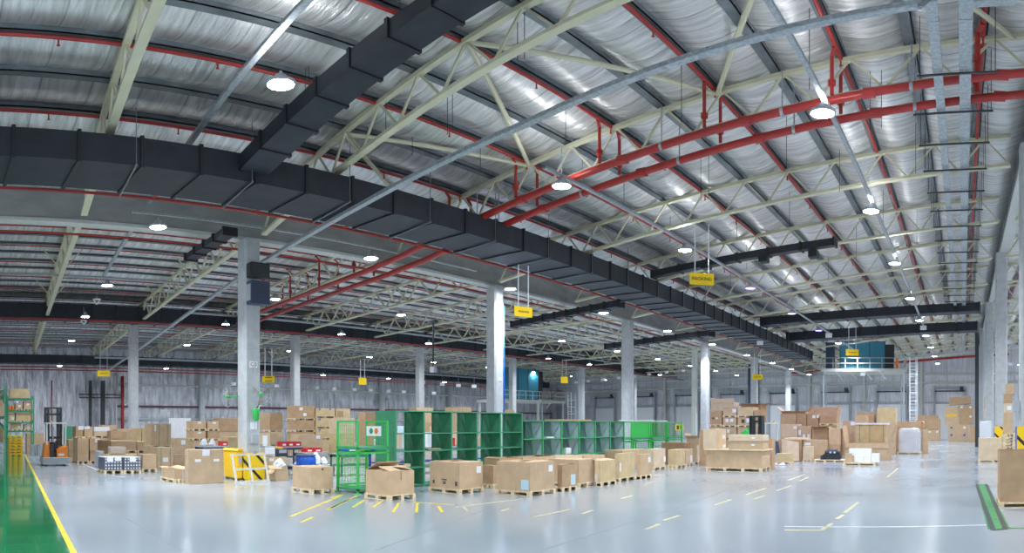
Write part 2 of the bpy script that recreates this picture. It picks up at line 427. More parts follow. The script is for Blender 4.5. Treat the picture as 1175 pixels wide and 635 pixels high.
for z, v in ((6.05, 'upper'), (5.75, 'lower')):
    t = thing('ceiling_sprinkler_pipe', f'{v} of two red pipes near the left wall under the third duct', 'pipe')
    b = MB(); b.tube([W(67, -5, z), W(67, 88, z)], .06, 8); b.build('pipe', M['red'], t, smooth=True)
t = thing('wall_mounted_pipe', 'thick red pipe crossing the far wall beyond the right columns', 'pipe')
b = MB(); b.tube([W(24, 86, 7.3), W(0, 86, 9.0), W(-6, 86, 9.3)], .16, 8); b.build('pipe', M['red'], t, smooth=True)

# ------------------------------------------------------------------ black ducts
def duct(pts, w, h, label, seg=1.5, along='V', name='ceiling_duct', flw=.05):
    """box duct from p to q (bottom centre line), with flange ribs"""
    t = thing(name, label, 'duct', group=None)
    p, q = pts; d = (q-p); L = d.length; d.normalize()
    sx = d.cross(Vector((0,0,1))).normalized()*(w/2); up = Vector((0,0,1))
    b = MB(); b.hexa([p-sx, p+sx, q+sx, q-sx, p-sx+up*h, p+sx+up*h, q+sx+up*h, q-sx+up*h]); b.build('duct_body', M['duct'], t)
    n = int(L/seg)
    fb = MB(); sx2 = sx*(1 + 2*flw/w); e = d*.045; c = Vector((0,0,0))
    fb.hexa([c-e-sx2-up*flw, c-e+sx2-up*flw, c+e+sx2-up*flw, c+e-sx2-up*flw, c-e-sx2+up*(h+flw), c-e+sx2+up*(h+flw), c+e+sx2+up*(h+flw), c+e-sx2+up*(h+flw)])
    o = None
    for k in range(n+1):
        if o is None: o = fb.build('flange_ring', M['duct_b'], t)
        else: o = o.copy(); link(o)
        o.location = p + d*(k*L/max(n,1))
    return t
t = duct((W(16, -14, 6.6), W(16, 62, 6.6)), 2.0, .82, 'huge black rectangular air duct running the length of the right-hand bay', 1.55)
for k in range(20):
    v = 3 + 3.1*k
    s = MB(); s.bar(W(17.2, v, 6.55), W(14.8, v, 6.55), .04, .04)
    for a in (17.15, 14.85): s.tube([W(a, v, 6.55), W(a, v, 8.4)], .012, 5)
    s.build('hanger_rail', M['purlin'], t)
duct((Vector((-15.1,7.9,8.85)), Vector((-6.2,8.5,11.2))), .85, .48, 'black branch duct climbing from the main duct across the near roof', 1.15)
duct((W(43.3, -14, 7.15), W(43.3, 80, 7.15)), 1.5, 1.0, 'second long black duct beside the middle row of columns', 1.6)
duct((W(65, -14, 6.2), W(65, 80, 6.2)), 1.6, .85, 'third black duct low along the left wall', 1.6)
t = duct((W(15, 27.6, 7.55), W(5.6, 27.6, 8.1)), .42, .34, 'slim black branch duct above the PACKING sign', 1.5)
for a in (12, 9, 6.6):
    b = MB(); b.hexa([W(a+.2,27.35,7.62), W(a-.2,27.35,7.62), W(a-.2,27.85,7.62), W(a+.2,27.85,7.62), W(a+.2,27.35,7.95), W(a-.2,27.35,7.95), W(a-.2,27.85,7.95), W(a+.2,27.85,7.95)])
    b.build('damper_box', M['duct_b'], t)
duct((W(15, 46.0, 7.6), W(-1.2, 46.0, 8.0)), 1.2, .62, 'wide black cross duct in front of the teal plant units', 1.5)
duct((W(15, 53.5, 7.3), W(-1.2, 53.5, 7.7)), 1.4, .75, 'farther wide black cross duct just before the raised platform', 1.5)
# small branches left of the gutter beam
duct((W(22.6, 6.7, 6.3), W(19.3, 7.1, 6.42)), .45, .22, 'short black duct stub crossing beneath the gutter beam', .8)
duct((W(26.5, 29.3, 6.3), W(17.5, 28.3, 6.4)), .5, .35, 'black cross duct passing below the gutter beam past the second column', 1.)
duct((W(27.5, 42.3, 6.2), W(17.5, 41.3, 6.4)), .6, .4, 'black cross duct passing below the gutter beam past the third column', 1.)
duct((W(42.8, 15.5, 7.0), W(38.6, 15.5, 7.0)), .6, .4, 'short black duct outlet near the first cream truss of the dim bay', .8)

# ------------------------------------------------------------------ galvanised trays and conduits
def tray(pts, w, h, label, m='galv', name='ceiling_cable_tray'):
    t = thing(name, label, 'cable tray')
    b = MB()
    for p, q in zip(pts, pts[1:]): b.bar(p, q, w, .015)
    b.build('tray_base', M[m], t)
    d = (pts[-1]-pts[0]).normalized(); s = d.cross(Vector((0,0,1))).normalized()*(w/2)
    for sg in (-1, 1):
        b = MB()
        for p, q in zip(pts, pts[1:]): b.bar(p+s*sg+Vector((0,0,h/2)), q+s*sg+Vector((0,0,h/2)), .02, h)
        b.build('side_rail', M[m], t)
    return t
tray([W(.6, 11.0, 8.45)] + [W(a, 9.5, z) for a, z in ((.66, 7.15), (8.3, 6.56), (14.5, 6.42), (22.2, 6.33), (49, 5.5), (60, 5.3))], .17, .10, 'galvanised cable tray crossing the whole roof from upper right to lower left')
tray([W(a, 4.8, 8.05 + (.2 if a < 9 else 0)) for a in (8, 18)] + [W(33, 4.8, 7.75)], .13, .1, 'thin galvanised tray near the first truss at the upper left')
t = tray([W(3.1, -4, 8.05), W(3.1, 66, 7.75)], .10, .08, 'galvanised lamp rail above the right-hand line of lamps')
tray([W(11.0, 13.5, 7.62), W(11, 66, 7.62)], .11, .08, 'galvanised lamp rail above the centre line of lamps')
tray([W(20.6, 4, 7.0+.28), W(20.6, 20, 7.28)], .1, .06, 'short galvanised lamp rail beside the gutter beam')
tray([W(31, -2, 7.32), W(31, 70, 7.32)], .14, .07, 'galvanised lamp rail in the dim middle bay')
tray([W(52.5, -2, 7.3), W(52.5, 76, 7.3)], .14, .07, 'galvanised lamp rail in the farthest left bay')
tray([W(40.5, 12, 7.55), W(40.5, 76, 7.55)], .3, .1, 'wide galvanised tray near the second black duct')
tray([W(60, 8, 6.35), W(60, 70, 6.35)], .5, .12, 'wide galvanised tray hanging low before the left wall')
# two flat silver ducts running away on the right, with trapeze hangers
for a, nm, w in ((.55, 'left', .21), (-.05, 'right', .26)):
    t = thing('ceiling_cable_duct', f'flat galvanised cable duct running away overhead, {nm} of the two', 'cable duct', group='flat galvanised cable ducts')
    b = MB(); b.bar(W(a, 11.2, 8.62), W(a, 74, 8.3), w, .12); b.build('duct_body', M['galv'], t)
    c = MB(); c.bar(W(a+.75, 11.0 + (.5 if a < 0 else 0), 8.85), W(a, 11.4, 8.62), w, .14) if a > 0 else c.bar(W(a-.9, 11.8, 8.95), W(a, 11.45, 8.64), w, .14)
    c.build('bend', M['galv'], t)
    c = MB(); c.bar((-w/2-.01,0,0), (w/2+.01,0,0), .05, .15); o = None
    for k in range(30):
        v = 12 + 2.05*k; z = 8.62 - .32*(v-11.2)/62.8
        if o is None: o = c.build('cover_joint', M['grey'], t)
        else: o = o.copy(); link(o)
        o.location = W(a, v, z)
for k in range(15):
    v = 14.2 + 2.1*k; z = 8.5 - .32*(v-11.2)/62.8
    b = MB(); x0 = 1.25 if k else 1.0
    b.bar(W(x0, v, z), W(-.75, v, z), .05, .05)
    for a in (x0-.05, -.7): b.tube([W(a, v, z), W(a, v, zdeck(a)+.02)], .01, 5)
    tag(b.build('ceiling_trapeze_hanger', M['darksteel']), f'dark trapeze hanger under the flat cable ducts, {nth(k)} from the camera', 'hanger', 'trapeze hangers')
# long thin wires hanging from purlins
wires = [(4.7,10.3,.9),(4.5,10.3,.9),(8.2,9.4,1.4),(8.4,9.4,1.4),(11.4,10.2,1.6),(11.6,10.2,1.6),(6.4,13.2,2.2),(3.2,13.0,2.4),(9.9,13.1,1.6),(13.2,13.0,1.2),(13.0,9.2,1.1),(2.1,16.5,2.0),(2.4,16.5,2.0),(5.2,18.2,1.9),(8.3,19.3,1.8),(8.6,19.3,1.8),(11.6,19.0,1.5),(4.2,21.5,1.7),(1.2,20.5,1.9),(1.5,20.5,1.9),(6.9,24.6,1.6),(9.4,25.0,1.5),(12.2,24.0,1.3),(3.3,26.5,1.7),(14.4,11.2,.7),(15.6,7.6,1.0),(17.8,6.2,1.1),(12.7,6.7,1.6),(12.9,6.7,1.6),(9.4,7.0,1.0),(10.8,30.2,1.4),(5.2,31.0,1.6),(2.1,29.5,1.7),(13.2,34.0,1.2),(7.6,35.5,1.4)]
for a, v, L in wires:
    b = MB(); b.tube([W(a, v, zdeck(a)+.05), W(a, v, zdeck(a)-L)], .009, 5)
    tag(b.build('ceiling_hanger_wire', M['darksteel']), 'thin dark steel hanger wire dropping from a purlin of the bright bay', 'wire', 'thin hanger wires')

# ------------------------------------------------------------------ high bay lamps
def make_lamp(label, lens='lens', power=300., group='round high bay lamps', up=0., spread=148):
    t = thing('ceiling_lamp', label, 'lamp', group=group)
    h = MB(); h.lathe([(.27,0),(.30,.02),(.30,.07),(.20,.12),(.12,.16),(.12,.24),(.04,.26),(.03,.36)], n=24); h.build('housing', M['grey'], t, smooth=True)
    l = MB(); l.lathe([(.24,-.012),(.265,.0)], n=24); l.build('lens', M[lens], t)
    ld = bpy.data.lights.new('lamp_light', 'AREA'); ld.shape = 'DISK'; ld.size = .5; ld.energy = power; ld.spread = math.radians(spread)
    ld.color = (.86,.92,1.0) if lens == 'lens' else (.6,.62,1.0)
    lo = link(bpy.data.objects.new('lamp_light', ld)); lo.location = (0,0,-.03); lo.parent = t
    if up:  # added upward fill light, only there to brighten the roof foil
        ud = bpy.data.lights.new('added_roof_fill', 'AREA'); ud.shape = 'DISK'; ud.size = .5; ud.energy = up; ud.color = (.92,.95,1.0)
        uo = link(bpy.data.objects.new('added_roof_fill', ud)); uo.location = (0,0,.40); uo.rotation_euler = (PI,0,0); uo.parent = t
    return t
P0 = 370.; UP = 30.
rows = [  # lateral, height, list of distances, row description
 (3.1, 7.5, [14.2,21.9,29.6,38.2,46.4,54.6,62.8,71,79.4], 'right-hand line by the flat cable ducts'),
 (11., 7.3, [6.4,15.6,24.3,32.6,41,49,57,65,73,81], 'centre line over the open floor'),
 (20.4, 6.75, [7.2,16,24.6,33.3,42,50.5,59.5,68,76,85], 'line along the gutter beam'),
 (31., 6.95, [8.3,17.7,26.7,35.5,44,53,61.5,70,78,86], 'first line left of the gutter beam'),
 (40.5, 6.95, [9.4,19.2,28.9,38,46,55,63,72,81], 'line before the second black duct'),
 (52.5, 6.95, [11,21.2,31.5,41,50,59,68,77,86], 'line in the farthest left bay'),
 (64., 5.9, [12.2,23.5,33,43,53,63,73,83], 'line beside the left foil wall')]
base_lamp = None; violet = None; beam_lamp = None; tall_lamp = None
zoff = {3.1: 0., 11.: 0.}
for a, z, vs_, desc in rows:
    for k, v in enumerate(vs_):
        vio = a == 11. and k in (3, 4, 5)
        lab = f'{"violet halo-tinted" if vio else "white"} round high bay lamp, {nth(k)} in the {desc}'
        src = violet if vio else (tall_lamp if a < 15 else (beam_lamp if a == 20.4 else base_lamp))
        if src is None:
            o = make_lamp(lab, 'lens_halo_tint' if vio else 'lens', P0, up=UP if a < 15 else 0., spread=105 if a == 20.4 else 148)
            if vio: violet = o
            elif a < 15: tall_lamp = o
            elif a == 20.4: beam_lamp = o
            else: base_lamp = o
            o.location = (-a, v, z+EYE)
        else:
            o = dup(src, (-a, v, z+EYE), 0, lab)
# lamps of the part of the hall behind and beside the camera
for a in (20.6, 11., 3.1, -7.):
    for k, v in enumerate([-2, -11] if a > 0 else [-2, 7, 15.5, 24, 33, 42, 51, 60, 70, 80]):
        dup(base_lamp if a > 15 else tall_lamp, (-a, v, 7.4+EYE), 0, f'white round high bay lamp {("over the bay beyond the right-hand columns, "+nth(k)+" one out") if a < 0 else ("behind the camera, "+nth(k)+" back over the "+{20.6:"gutter beam side",11.:"open floor",3.1:"cable duct side"}[a])}')

# ------------------------------------------------------------------ hanging signs
FONT = None
def text_mesh(txt, size, m, parent, loc, rot, name='lettering'):
    cu = bpy.data.curves.new(name, 'FONT'); cu.body = txt; cu.size = size; cu.align_x = 'CENTER'; cu.align_y = 'CENTER'; cu.extrude = .004
    tmp = bpy.data.objects.new('tmp', cu); link(tmp)
    bpy.context.view_layer.update()
    me = bpy.data.meshes.new_from_object(tmp.evaluated_get(bpy.context.evaluated_depsgraph_get()))
    bpy.data.objects.remove(tmp)
    me.materials.clear(); me.materials.append(m)
    o = link(bpy.data.objects.new(name, me)); o.location = loc; o.rotation_euler = rot; o.parent = parent
    return o
def sign(xc, yc, wpx, hpx, r, txt, label, hang=1.2, face=None, size=.3, rot=0):
    p = pt(xc, yc, r); w = wpx/F*r; h = hpx/F*r
    ang = -az(xc) + rot          # turned about z so that it faces the viewer's side
    t = thing('hanging_sign', label, 'sign', (p.x, p.y, p.z), ang, 'yellow hanging signs')
    w = w/max(.4, math.cos(rot))
    b = MB(); b.box(-w/2, -.02, -h/2, w/2, .02, h/2); b.build('sign_board', M['signyel'], t, bevel=.01)
    for s in (-.28, .28):
        c = MB(); c.tube([(w*s, 0, h/2), (w*s, 0, h/2+hang)], .02, 6); c.build('rod', M['white'], t)
    if txt.startswith('-'):      # writing too small to read in the photo: faint dark dashes
        b = MB(); L_ = txt.split('\n')
        for i, l in enumerate(L_):
            z = (len(L_)-1)*.09 - i*.18; b.box(-w*.3, -.027, z-.035, w*.3, -.021, z+.035)
        b.build('printed_line', mat('faded_ink', (.45,.28,.02), .7), t)
    elif txt:
        lines = txt.split('\n')
        for i, l in enumerate(lines):
            text_mesh(l, size, M['ink'], t, (0, -.027, (len(lines)-1)*size*.55 - i*size*1.1), (PI/2, 0, 0))
    return t
sign(805.3, 320.5, 28, 14, 26, 'PACKING', 'yellow hanging sign reading PACKING at the right', 2.2, size=.19, rot=.25)
sign(600.5, 358, 20.5, 12, 24, '----', 'yellow hanging sign beside the second gutter beam column', 1.6, size=.10, rot=.6)
sign(119, 428.8, 14.5, 7, 58, '---', 'yellow hanging sign by the left foil wall', 2.2, size=.19)
sign(308, 435.5, 14, 7, 34, '---\n---', 'yellow hanging sign just right of the C.5 column', 1.5, size=.10)
sign(416, 437.8, 8.5, 8, 46, '', 'small yellow hanging sign in the middle of the dim bay', 1.3, rot=.5)
sign(647.5, 436.3, 8, 7.5, 60, '', 'small yellow hanging sign beside the distant ladder', 1.6, rot=.4)
sign(869, 433, 12.5, 6, 62, '--', 'small yellow hanging sign on the far wall above the tall carton stack', 2., size=.2)
sign(978, 404.7, 14.5, 7.5, 52, '---', 'yellow hanging sign in front of the teal unit on the platform', 2., size=.17, rot=.15)
# small white lamp boxes hung along the walls
wl = [(661,439,88),(675,437.6,88),(692,435.6,88),(710,434,88),(728,432,88),(745,430,88),(765,427.4,88),(784,425.6,88),(364,445.2,76),(384,446.6,77),(407,447.4,78),(425.6,448,78),(446,449,78),(463.4,450,78),(485.5,439,66),(507.5,441,66),(526,442.6,66),(544,443.6,66),(498,451.3,78),(920.5,414,84),(990,429.6,62.5),(317.5,443,74),(268,441,72),(872,393.6,50),(951,385,48),(1059.5,376.3,50),(1158.5,393,60),(1159,418,75)]
proto = None
for i, (x, y, r) in enumerate(wl):
    p = pt(x, y, r); lab = f'small white floodlight box hung near the roof edge, {nth(i)} of those along the walls'
    if proto is None:
        proto = thing('hanging_floodlight', lab, 'floodlight', p, -az(x), 'small white floodlight boxes')
        b = MB(); b.box(-.24,-.1,-.16,.24,.1,.16); b.build('housing', M['white'], proto, bevel=.02)
        b = MB(); b.box(-.15,-.115,-.09,.15,-.1,.09); b.build('front_glass', M['paper'], proto)
        b = MB(); b.tube([(0,0,.16),(0,0,.9)], .015, 6); b.build('rod', M['galv'], proto)
    else: dup(proto, p, -az(x), lab)
# two white triangular hanging frames at the left
for x, y, r, nm in ((111, 346, 30, 'upper'), (96, 370, 38, 'lower')):
    p = pt(x, y, r); t = thing('hanging_triangle_frame', f'{nm} of two small white triangular frames hanging at the left', 'bracket', p, -az(x), 'white triangular frames')
    b = MB(); A, B_, C_ = Vector((-.17,0,.1)), Vector((.17,0,.1)), Vector((0,0,-.15))
    for u, v in ((A,B_),(B_,C_),(C_,A)): b.bar(u, v, .06, .05)
    b.build('frame', M['white'], t); c = MB(); c.tube([(0,0,.1),(0,0,.9)], .012, 5); c.build('rod', M['galv'], t)

# ------------------------------------------------------------------ dock doors on the far wall
for i, X in enumerate([-1.8 - 8.2*k for k in range(8)]):
    V = VFAR - SK*X - .28
    t = thing('door_%d' % (i+1), f'white dock door in the far wall, {nth(i)} from the right', 'door', (X, V, 0), -math.atan(SK), 'dock doors', 'structure')
    b = MB(); b.box(-2.0, -.02, 0, 2.0, .1, 4.9)
    for z in (1.2, 2.4, 3.6): b.box(-2.0, -.04, z-.02, 2.0, -.02, z+.02)
    b.build('door_panel', M['doorwhite'], t)
    for s in (-1, 1):
        c = MB(); c.box(s*2.15-.14, -.16, 0, s*2.15+.14, .1, 7.3); c.build('frame_post', M['grey'], t)
    c = MB(); c.box(-2.3, -.2, 7.0, 2.3, .1, 7.35); c.build('head_beam', M['grey'], t)
    c = MB(); c.box(1.4, -.35, 6.6, 1.9, -.05, 7.3); c.tube([(-2.1,-.2,6.7),(2.1,-.2,6.7)], .08, 8); c.build('door_motor', M['darksteel'], t)
for i, X in enumerate([2.4 - 8.2*k for k in range(8)]):
    V = VFAR - SK*X - .3
    b = MB(); b.box(-.18,-.2,0,.18,.15,11.4 + .09*X if X > -20 else 10.4); o = b.build('wall_post', M['lt']); o.location = (X, V-.1, 0)
    tag(o, f'pale steel post between dock doors on the far wall, {nth(i)} from the right', 'post', 'far wall posts', 'structure')
for i, (x, r, w, c, z) in enumerate([(861,84,.5,'navy',9.8),(867,85,.7,'darksteel',9.8),(1121,60,.35,'darksteel',11.5),(1126,64,.3,'galv',11.5),(660,92,.7,'grey',9.8),(797,66,.45,'lt',10.0)]):
    p = pt(x, 488, r); b = MB(); b.box(-w/2,-w/2,0,w/2,w/2,z); o = b.build('steel_post', M[c]); o.location = (p.x, p.y, 0)
    tag(o, ['navy steel post left of the dark one, behind the tall carton stack','wide dark steel post behind the tall carton stack','dark steel downpipe post before the right columns','silver steel post beside the dark downpipe','grey steel post beside the distant ladder','pale slim post beside the third gutter beam column'][i], 'post', None, 'structure')
# pipes and frame on the left foil wall
for x, c, rad, y0, nm in ((59.5,'red',.07,437,'thin red vertical pipe on the foil wall behind the forklift mast'),(140.5,'red',.20,432,'thick red vertical pipe on the wall left of a middle row column'),(133.5,'lt',.1,430,'pale vertical pipe on the left wall beside the thick red one')):
    r = 70.2/math.sin(-az(x)); p = pt(x, 488, r); z = zat(y0, r)
    b = MB(); b.tube([(0,0,0),(0,0,z)], rad, 8)
    o = b.build('wall_mounted_pipe', M[c], smooth=True); o.location = (p.x, p.y, 0); tag(o, nm, 'pipe')
for x, w, nm in ((103.5,.32,'left'),(118,.42,'right')):
    r = 70/math.sin(-az(x)); p = pt(x, 488, r); b = MB(); b.box(-w/2,-w/2,0,w/2,w/2,6.9); o = b.build('steel_post', M['darksteel']); o.location = (p.x, p.y, 0)
    tag(o, f'{nm} of two dark steel posts standing before the left foil wall', 'post', 'dark posts by the foil wall', 'structure')
for z, nm in ((5.35,'upper'),(5.0,'lower')):
    b = MB(); r = 69.6; b.bar((-69.5, 69.5/math.tan(-az(91)), z), (-69.5, 69.5/math.tan(-az(140)), z), .15, .14)
    tag(b.build('trim_%d' % (7 if z > 5.2 else 8), M['darksteel']), f'{nm} of two dark horizontal bars across the left wall posts', 'rail', None, 'structure')

# ------------------------------------------------------------------ platforms with plant units
def platform(C, rz, L, D, zd, side, label, cage=True, leftrail=True, ladder_at=None, unit=None, ulabel=''):
    """C: nearest corner on plan; local x to the right, y away"""
    t = thing('raised_platform', label, 'platform', (C[0], C[1], 0), rz)
    b = MB(); b.box(0, 0, zd-.3, L, D, zd); b.build('deck', M['platform'], t)
    g = MB()
    for z in (zd+.55, zd+1.1):
        g.bar((0,0,z),(L,0,z),.06); leftrail and g.bar((0,0,z),(0,D,z),.06); g.bar((L,0,z),(L,D,z),.06)
    n = int(L/1.2)
    for k in range(n+1): g.bar((k*L/n,0,zd),(k*L/n,0,zd+1.1),.06)
    for k in range(1, 4):
        leftrail and g.bar((0,D*k/3,zd),(0,D*k/3,zd+1.1),.06); g.bar((L,D*k/3,zd),(L,D*k/3,zd+1.1),.06)
    g.build('guard_rail', M['platform'], t)
    for (x, y) in ((.25,.3),(L-.25,.3),(.25,D-.3),(L-.25,D-.3)):
        c = MB(); c.box(x-.08,y-.08,0,x+.08,y+.08,zd-.3); c.build('leg', M['grey'], t)
    for k in range(1, int(L/1.5)):
        u = MB(); u.bar((k*1.5, 0, zd-.3), (k*1.5+.7, 1.5, zd-1.0), .08); u.build('under_brace', M['lt'], t)
    if ladder_at is not None:
        x = ladder_at; c = MB()
        for s in (0, .62): c.bar((x+s, -.25, 0), (x+s, -.25, zd+1.2), .08)
        for k in range(int((zd+1.1)/.35)): c.bar((x, -.25, .3+.35*k), (x+.62, -.25, .3+.35*k), .05)
        for k in range(int((zd-1.6)/.9)):
            z = 2.6 + .9*k
            c.bar((x-.08,-.25,z),(x-.08,-.95,z),.05); c.bar((x+.7,-.25,z),(x+.7,-.95,z),.05); c.bar((x-.08,-.95,z),(x+.7,-.95,z),.05)
        for s in (-.08, .7): c.bar((x+s,-.95,2.5),(x+s,-.95,zd+1.1),.05)
        c.build('caged_ladder', M['white'], t)
    return t
# right platform (front edge crosses the view)
r2 = 67.0; c0 = pt(942, 488, r2); c1 = pt(1040, 488, r2)
d = c1 - c0; rz = math.atan2(d.y, d.x); L = d.length
platform((c0.x, c0.y), rz, L, 4.6, 7.8, 0, 'pale steel platform high before the far wall with a caged ladder at its right end', ladder_at=L+.35)
def on_plat(c, rz, x, y, z): return (c.x + x*math.cos(rz) - y*math.sin(rz), c.y + x*math.sin(rz) + y*math.cos(rz), z)
def unit(loc, rz, w, d_, h, label):
    t = thing('air_handling_unit', label, 'plant unit', loc, rz, 'teal plant units')
    b = MB(); b.box(0,0,0.1,w,d_,h); b.build('casing', M['teal'], t, bevel=.03)
    f = MB()
    for x in (0, w*.33, w*.66, w): f.box(x-.04,-.03,.1,x+.04,0,h)
    f.box(-.04,-.03,h-.08,w+.04,0,h); f.box(-.04,-.03,.02,w+.04,0,.14)
    f.build('panel_frame', M['navy'], t)
    b = MB(); b.box(w,0.2,.3,w+1.0,d_-.2,h-.3); b.build('inlet_section', M['black'], t)
    return t
unit(on_plat(c0, rz, 1.9, 1.5, 7.803), rz, 4.7, 2.2, 3.0, 'teal plant unit on the right-hand raised platform')
b = MB(); b.box(0,0,0,.9,1.5,2.9); o = b.build('air_handling_box', M['navy']); o.location = on_plat(c0, rz, .4, 1.6, 7.803); o.rotation_euler = (0,0,rz); tag(o, 'dark plant box at the left end of the right-hand platform', 'plant unit')
b = MB(); b.box(0,0,0,.25,.3,1.0); b.box(.02,-.02,1.0,.23,.3,1.15); o = b.build('valve_cabinet', M['orange']); o.location = on_plat(c0, rz, L-1.05, .6, 7.803); tag(o, 'small orange cabinet on the right end of the raised platform', 'cabinet')
# left platform
rP = 85.; cP = pt(622, 488, rP)
zd = zat(459.5, rP)
lft = pt(580, 488, rP+3); 
dP = Vector((math.sin(az(649))*88 - cP.x, math.cos(az(649))*88 - cP.y, 0))
rzP = math.atan2(dP.y, dP.x)
t = platform((cP.x, cP.y), rzP, dP.length, 5.6, zd, 0, 'pale steel platform in the far left corner with a caged ladder', ladder_at=dP.length+.2, leftrail=False)
unit(on_plat(cP, rzP, -4.6, 1.4, zd + .003), rzP, 5.2, 2.6, zat(425, 88)-zd, 'teal plant unit in the far left corner behind the railing')
b = MB(); b.box(-6.4,0,zd-.3,-.05,5.6,zd); b.bar((-6.4,0,zd+1.1),(-.05,0,zd+1.1),.06); b.bar((-6.4,0,zd+.55),(-.05,0,zd+.55),.06)
for k in range(6): b.bar((-6.4+1.2*k,0,zd),(-6.4+1.2*k,0,zd+1.1),.06)
for x in (-6.2,-.4):
    b.box(x-.12,.2,0,x+.12,.44,zd-.3); b.box(x-.12,5.1,0,x+.12,5.34,zd-.3)
o = b.build('raised_walkway', M['lt']); o.location = (cP.x, cP.y, 0); o.rotation_euler = (0,0,rzP); tag(o, 'pale railed walkway joining the left of the corner platform', 'walkway')

# ------------------------------------------------------------------ floor markings
def strip(p, q, w, m, label, name='floor_marking', z=.004):
    d = (q-p).normalized(); s = Vector((-d.y, d.x, 0))*w/2
    b = MB(); zz = Vector((0,0,z)); b.hexa([p-s, p+s, q+s, q-s, p-s+zz, p+s+zz, q+s+zz, q-s+zz])
    o = b.build(name, m); tag(o, label, 'floor marking', None, 'structure'); return o
g0, g1 = W(-1, .98, -EYE), W(44, .98, -EYE)
n_ = Vector((0,-1,0))
b = MB(); z3 = Vector((0,0,.003))
q = [W(3,.98,-EYE), W(44,.98,-EYE), W(44,-.9,-EYE), W(3,-.9,-EYE)]
b.hexa([q[3], q[0], q[1], q[2], q[3]+z3, q[0]+z3, q[1]+z3, q[2]+z3])
tag(b.build('floor_walkway', M['floorpaint']), 'glossy green painted walkway along the left racks', 'walkway', None, 'structure')
strip(W(3,.98,-EYE), W(44,.98,-EYE), .10, M['lineyel'], 'long yellow line edging the green walkway', z=.007)
yl = [((333.7,593),(393,568.5)),((375,585.6),(400,573.5)),((345,600),(359,594)),((380,571.6),(392,568.2)),((380,583.5),(409.5,569.3)),((404.8,582.4),(417.8,574.5)),((428.4,582.4),(439,575)),((450.9,588.3),(458,577)),((478,588.3),(478.8,576.5)),((503,581.2),(507.6,588.3)),((531.2,582.4),(537.1,586.6)),((474,576.5),(522,580)),((522,582.4),(600,572.9)),
      ((612,593.7),(654.6,585)),((761,597.7),(780,592)),((820,580),(839,573.7)),((856,568),(879.4,560.5)),((865.3,573),(878.3,569)),((891,563.6),(907.8,557.7)),((904,551.7),(924,544.6)),((917,552.5),(927,548)),((942.5,609),(955,601)),((960,596),(968,591)),((969,589),(985,577)),((1018.5,547.5),(1030.5,537.5)),((900,608.8),(942,609)),((741,608),(756,602)),((575,587),(585,584)),
      ((740,556),(752,552.5)),((712,573),(726,569)),((668,590),(680,586))]
for i, (p, q_) in enumerate(yl):
    strip(fl(*p), fl(*q_), .07 if p[0] < 620 else .09, M['lineyel'] if p[0] < 520 else M['lineyel_worn'], f'worn yellow paint dash on the concrete floor, {nth(i)} of the scattered dashes')
strip(fl(900,604.5), fl(1142,602.5), .07, M['linewhite'], 'faint white floor line across the lower right')
strip(fl(1120.6,556), fl(1139.5,608.5), .10, M['lineblk'], 'left black border of the green floor strip', z=.006)
strip(fl(1131.5,556), fl(1153.5,607), .10, M['lineblk'], 'right black border of the green floor strip', z=.006)
strip(fl(1126,556), fl(1146.5,608), .42, M['linegreen'], 'green floor strip bordered in black at the lower right')
strip(fl(1158,606.5), fl(1178,606.5), .12, M['linegreen'], 'short green floor line at the right edge')
strip(fl(1138,609), fl(1155,607.5), .1, M['lineblk'], 'short black end line of the green floor strip', z=.0075)
for i, (p, q_) in enumerate([((88,560),(208,632)),((430,632),(620,560)),((620,632),(900,540)),((83,545),(330,560)),((1040,560),(1150,536))]):
    strip(fl(*p), fl(*q_), .02, M['joint'], f'thin dark joint in the concrete floor, {nth(i)} of the visible joints', 'floor_joint', z=.002)
strip(fl(93,532), fl(125,545), .08, M['linewhite'], 'pale floor line beside the wrapped drum pallets')
strip(fl(125,546), fl(143,548), .08, M['linewhite'], 'short pale floor line before the wrapped pallets')

# ================================================================== goods on the floor
def solve(C, u, a):
    return (C.y*math.sin(a) - C.x*math.cos(a)) / (u.x*math.cos(a) - u.y*math.sin(a))
def corner(x, r): return Vector((r*math.sin(az(x)), r*math.cos(az(x)), 0))
PH = .144
def pallet(loc, LU, LV, side, label, rz=0., over=.03, m='wood', h=PH, group='wooden pallets'):
    t = thing('pallet', label, 'pallet', loc, rz, group)
    x0, x1 = ((-LU-over, over) if side == 'L' else (-over, LU+over)); y0, y1 = -over, LV+over
    b = MB(); n = max(4, int((x1-x0)/.17)); bw = (x1-x0)/n
    for k in range(n): b.box(x0+k*bw+.012, y0, h-.022, x0+(k+1)*bw-.012, y1, h)
    for k in range(3):
        yy = y0 + (y1-y0-.1)*k/2; b.box(x0, yy, h-.044, x1, yy+.1, h-.0225)
    b.build('top_deck', M[m], t)
    for k in range(3):
        yy = y0 + (y1-y0-.1)*k/2; s = MB(); s.box(x0, yy, 0, x1, yy+.1, .018)
        nb = 3 if x1-x0 < 1.7 else 4
        for j in range(nb):
            xx = x0 + (x1-x0-.13)*j/(nb-1); s.box(xx, yy, .0185, xx+.13, yy+.1, h-.0445)
        s.build('skid', M[m], t)
    return t
class Info: pass
def crumple(mb, amt=.06, seed=1):
    rnd = random.Random(seed)
    for i, (x, y, z) in enumerate(mb.v):
        k = 1 + rnd.uniform(-1, 1)*amt*4
        mb.v[i] = (x*k, y*k, max(0, z*(1 + rnd.uniform(-1, 1)*amt*2)))
    return mb
def bag(s, h, seed, sy=1.):
    b = MB(); b.lathe([(.6*s,0),(.95*s,.08*h),(1.05*s,.22*h),(1.0*s,.4*h),(.85*s,.6*h),(.6*s,.78*h),(.35*s,.9*h),(.12*s,h)], n=14, sy=sy)
    return crumple(b, .05, seed)
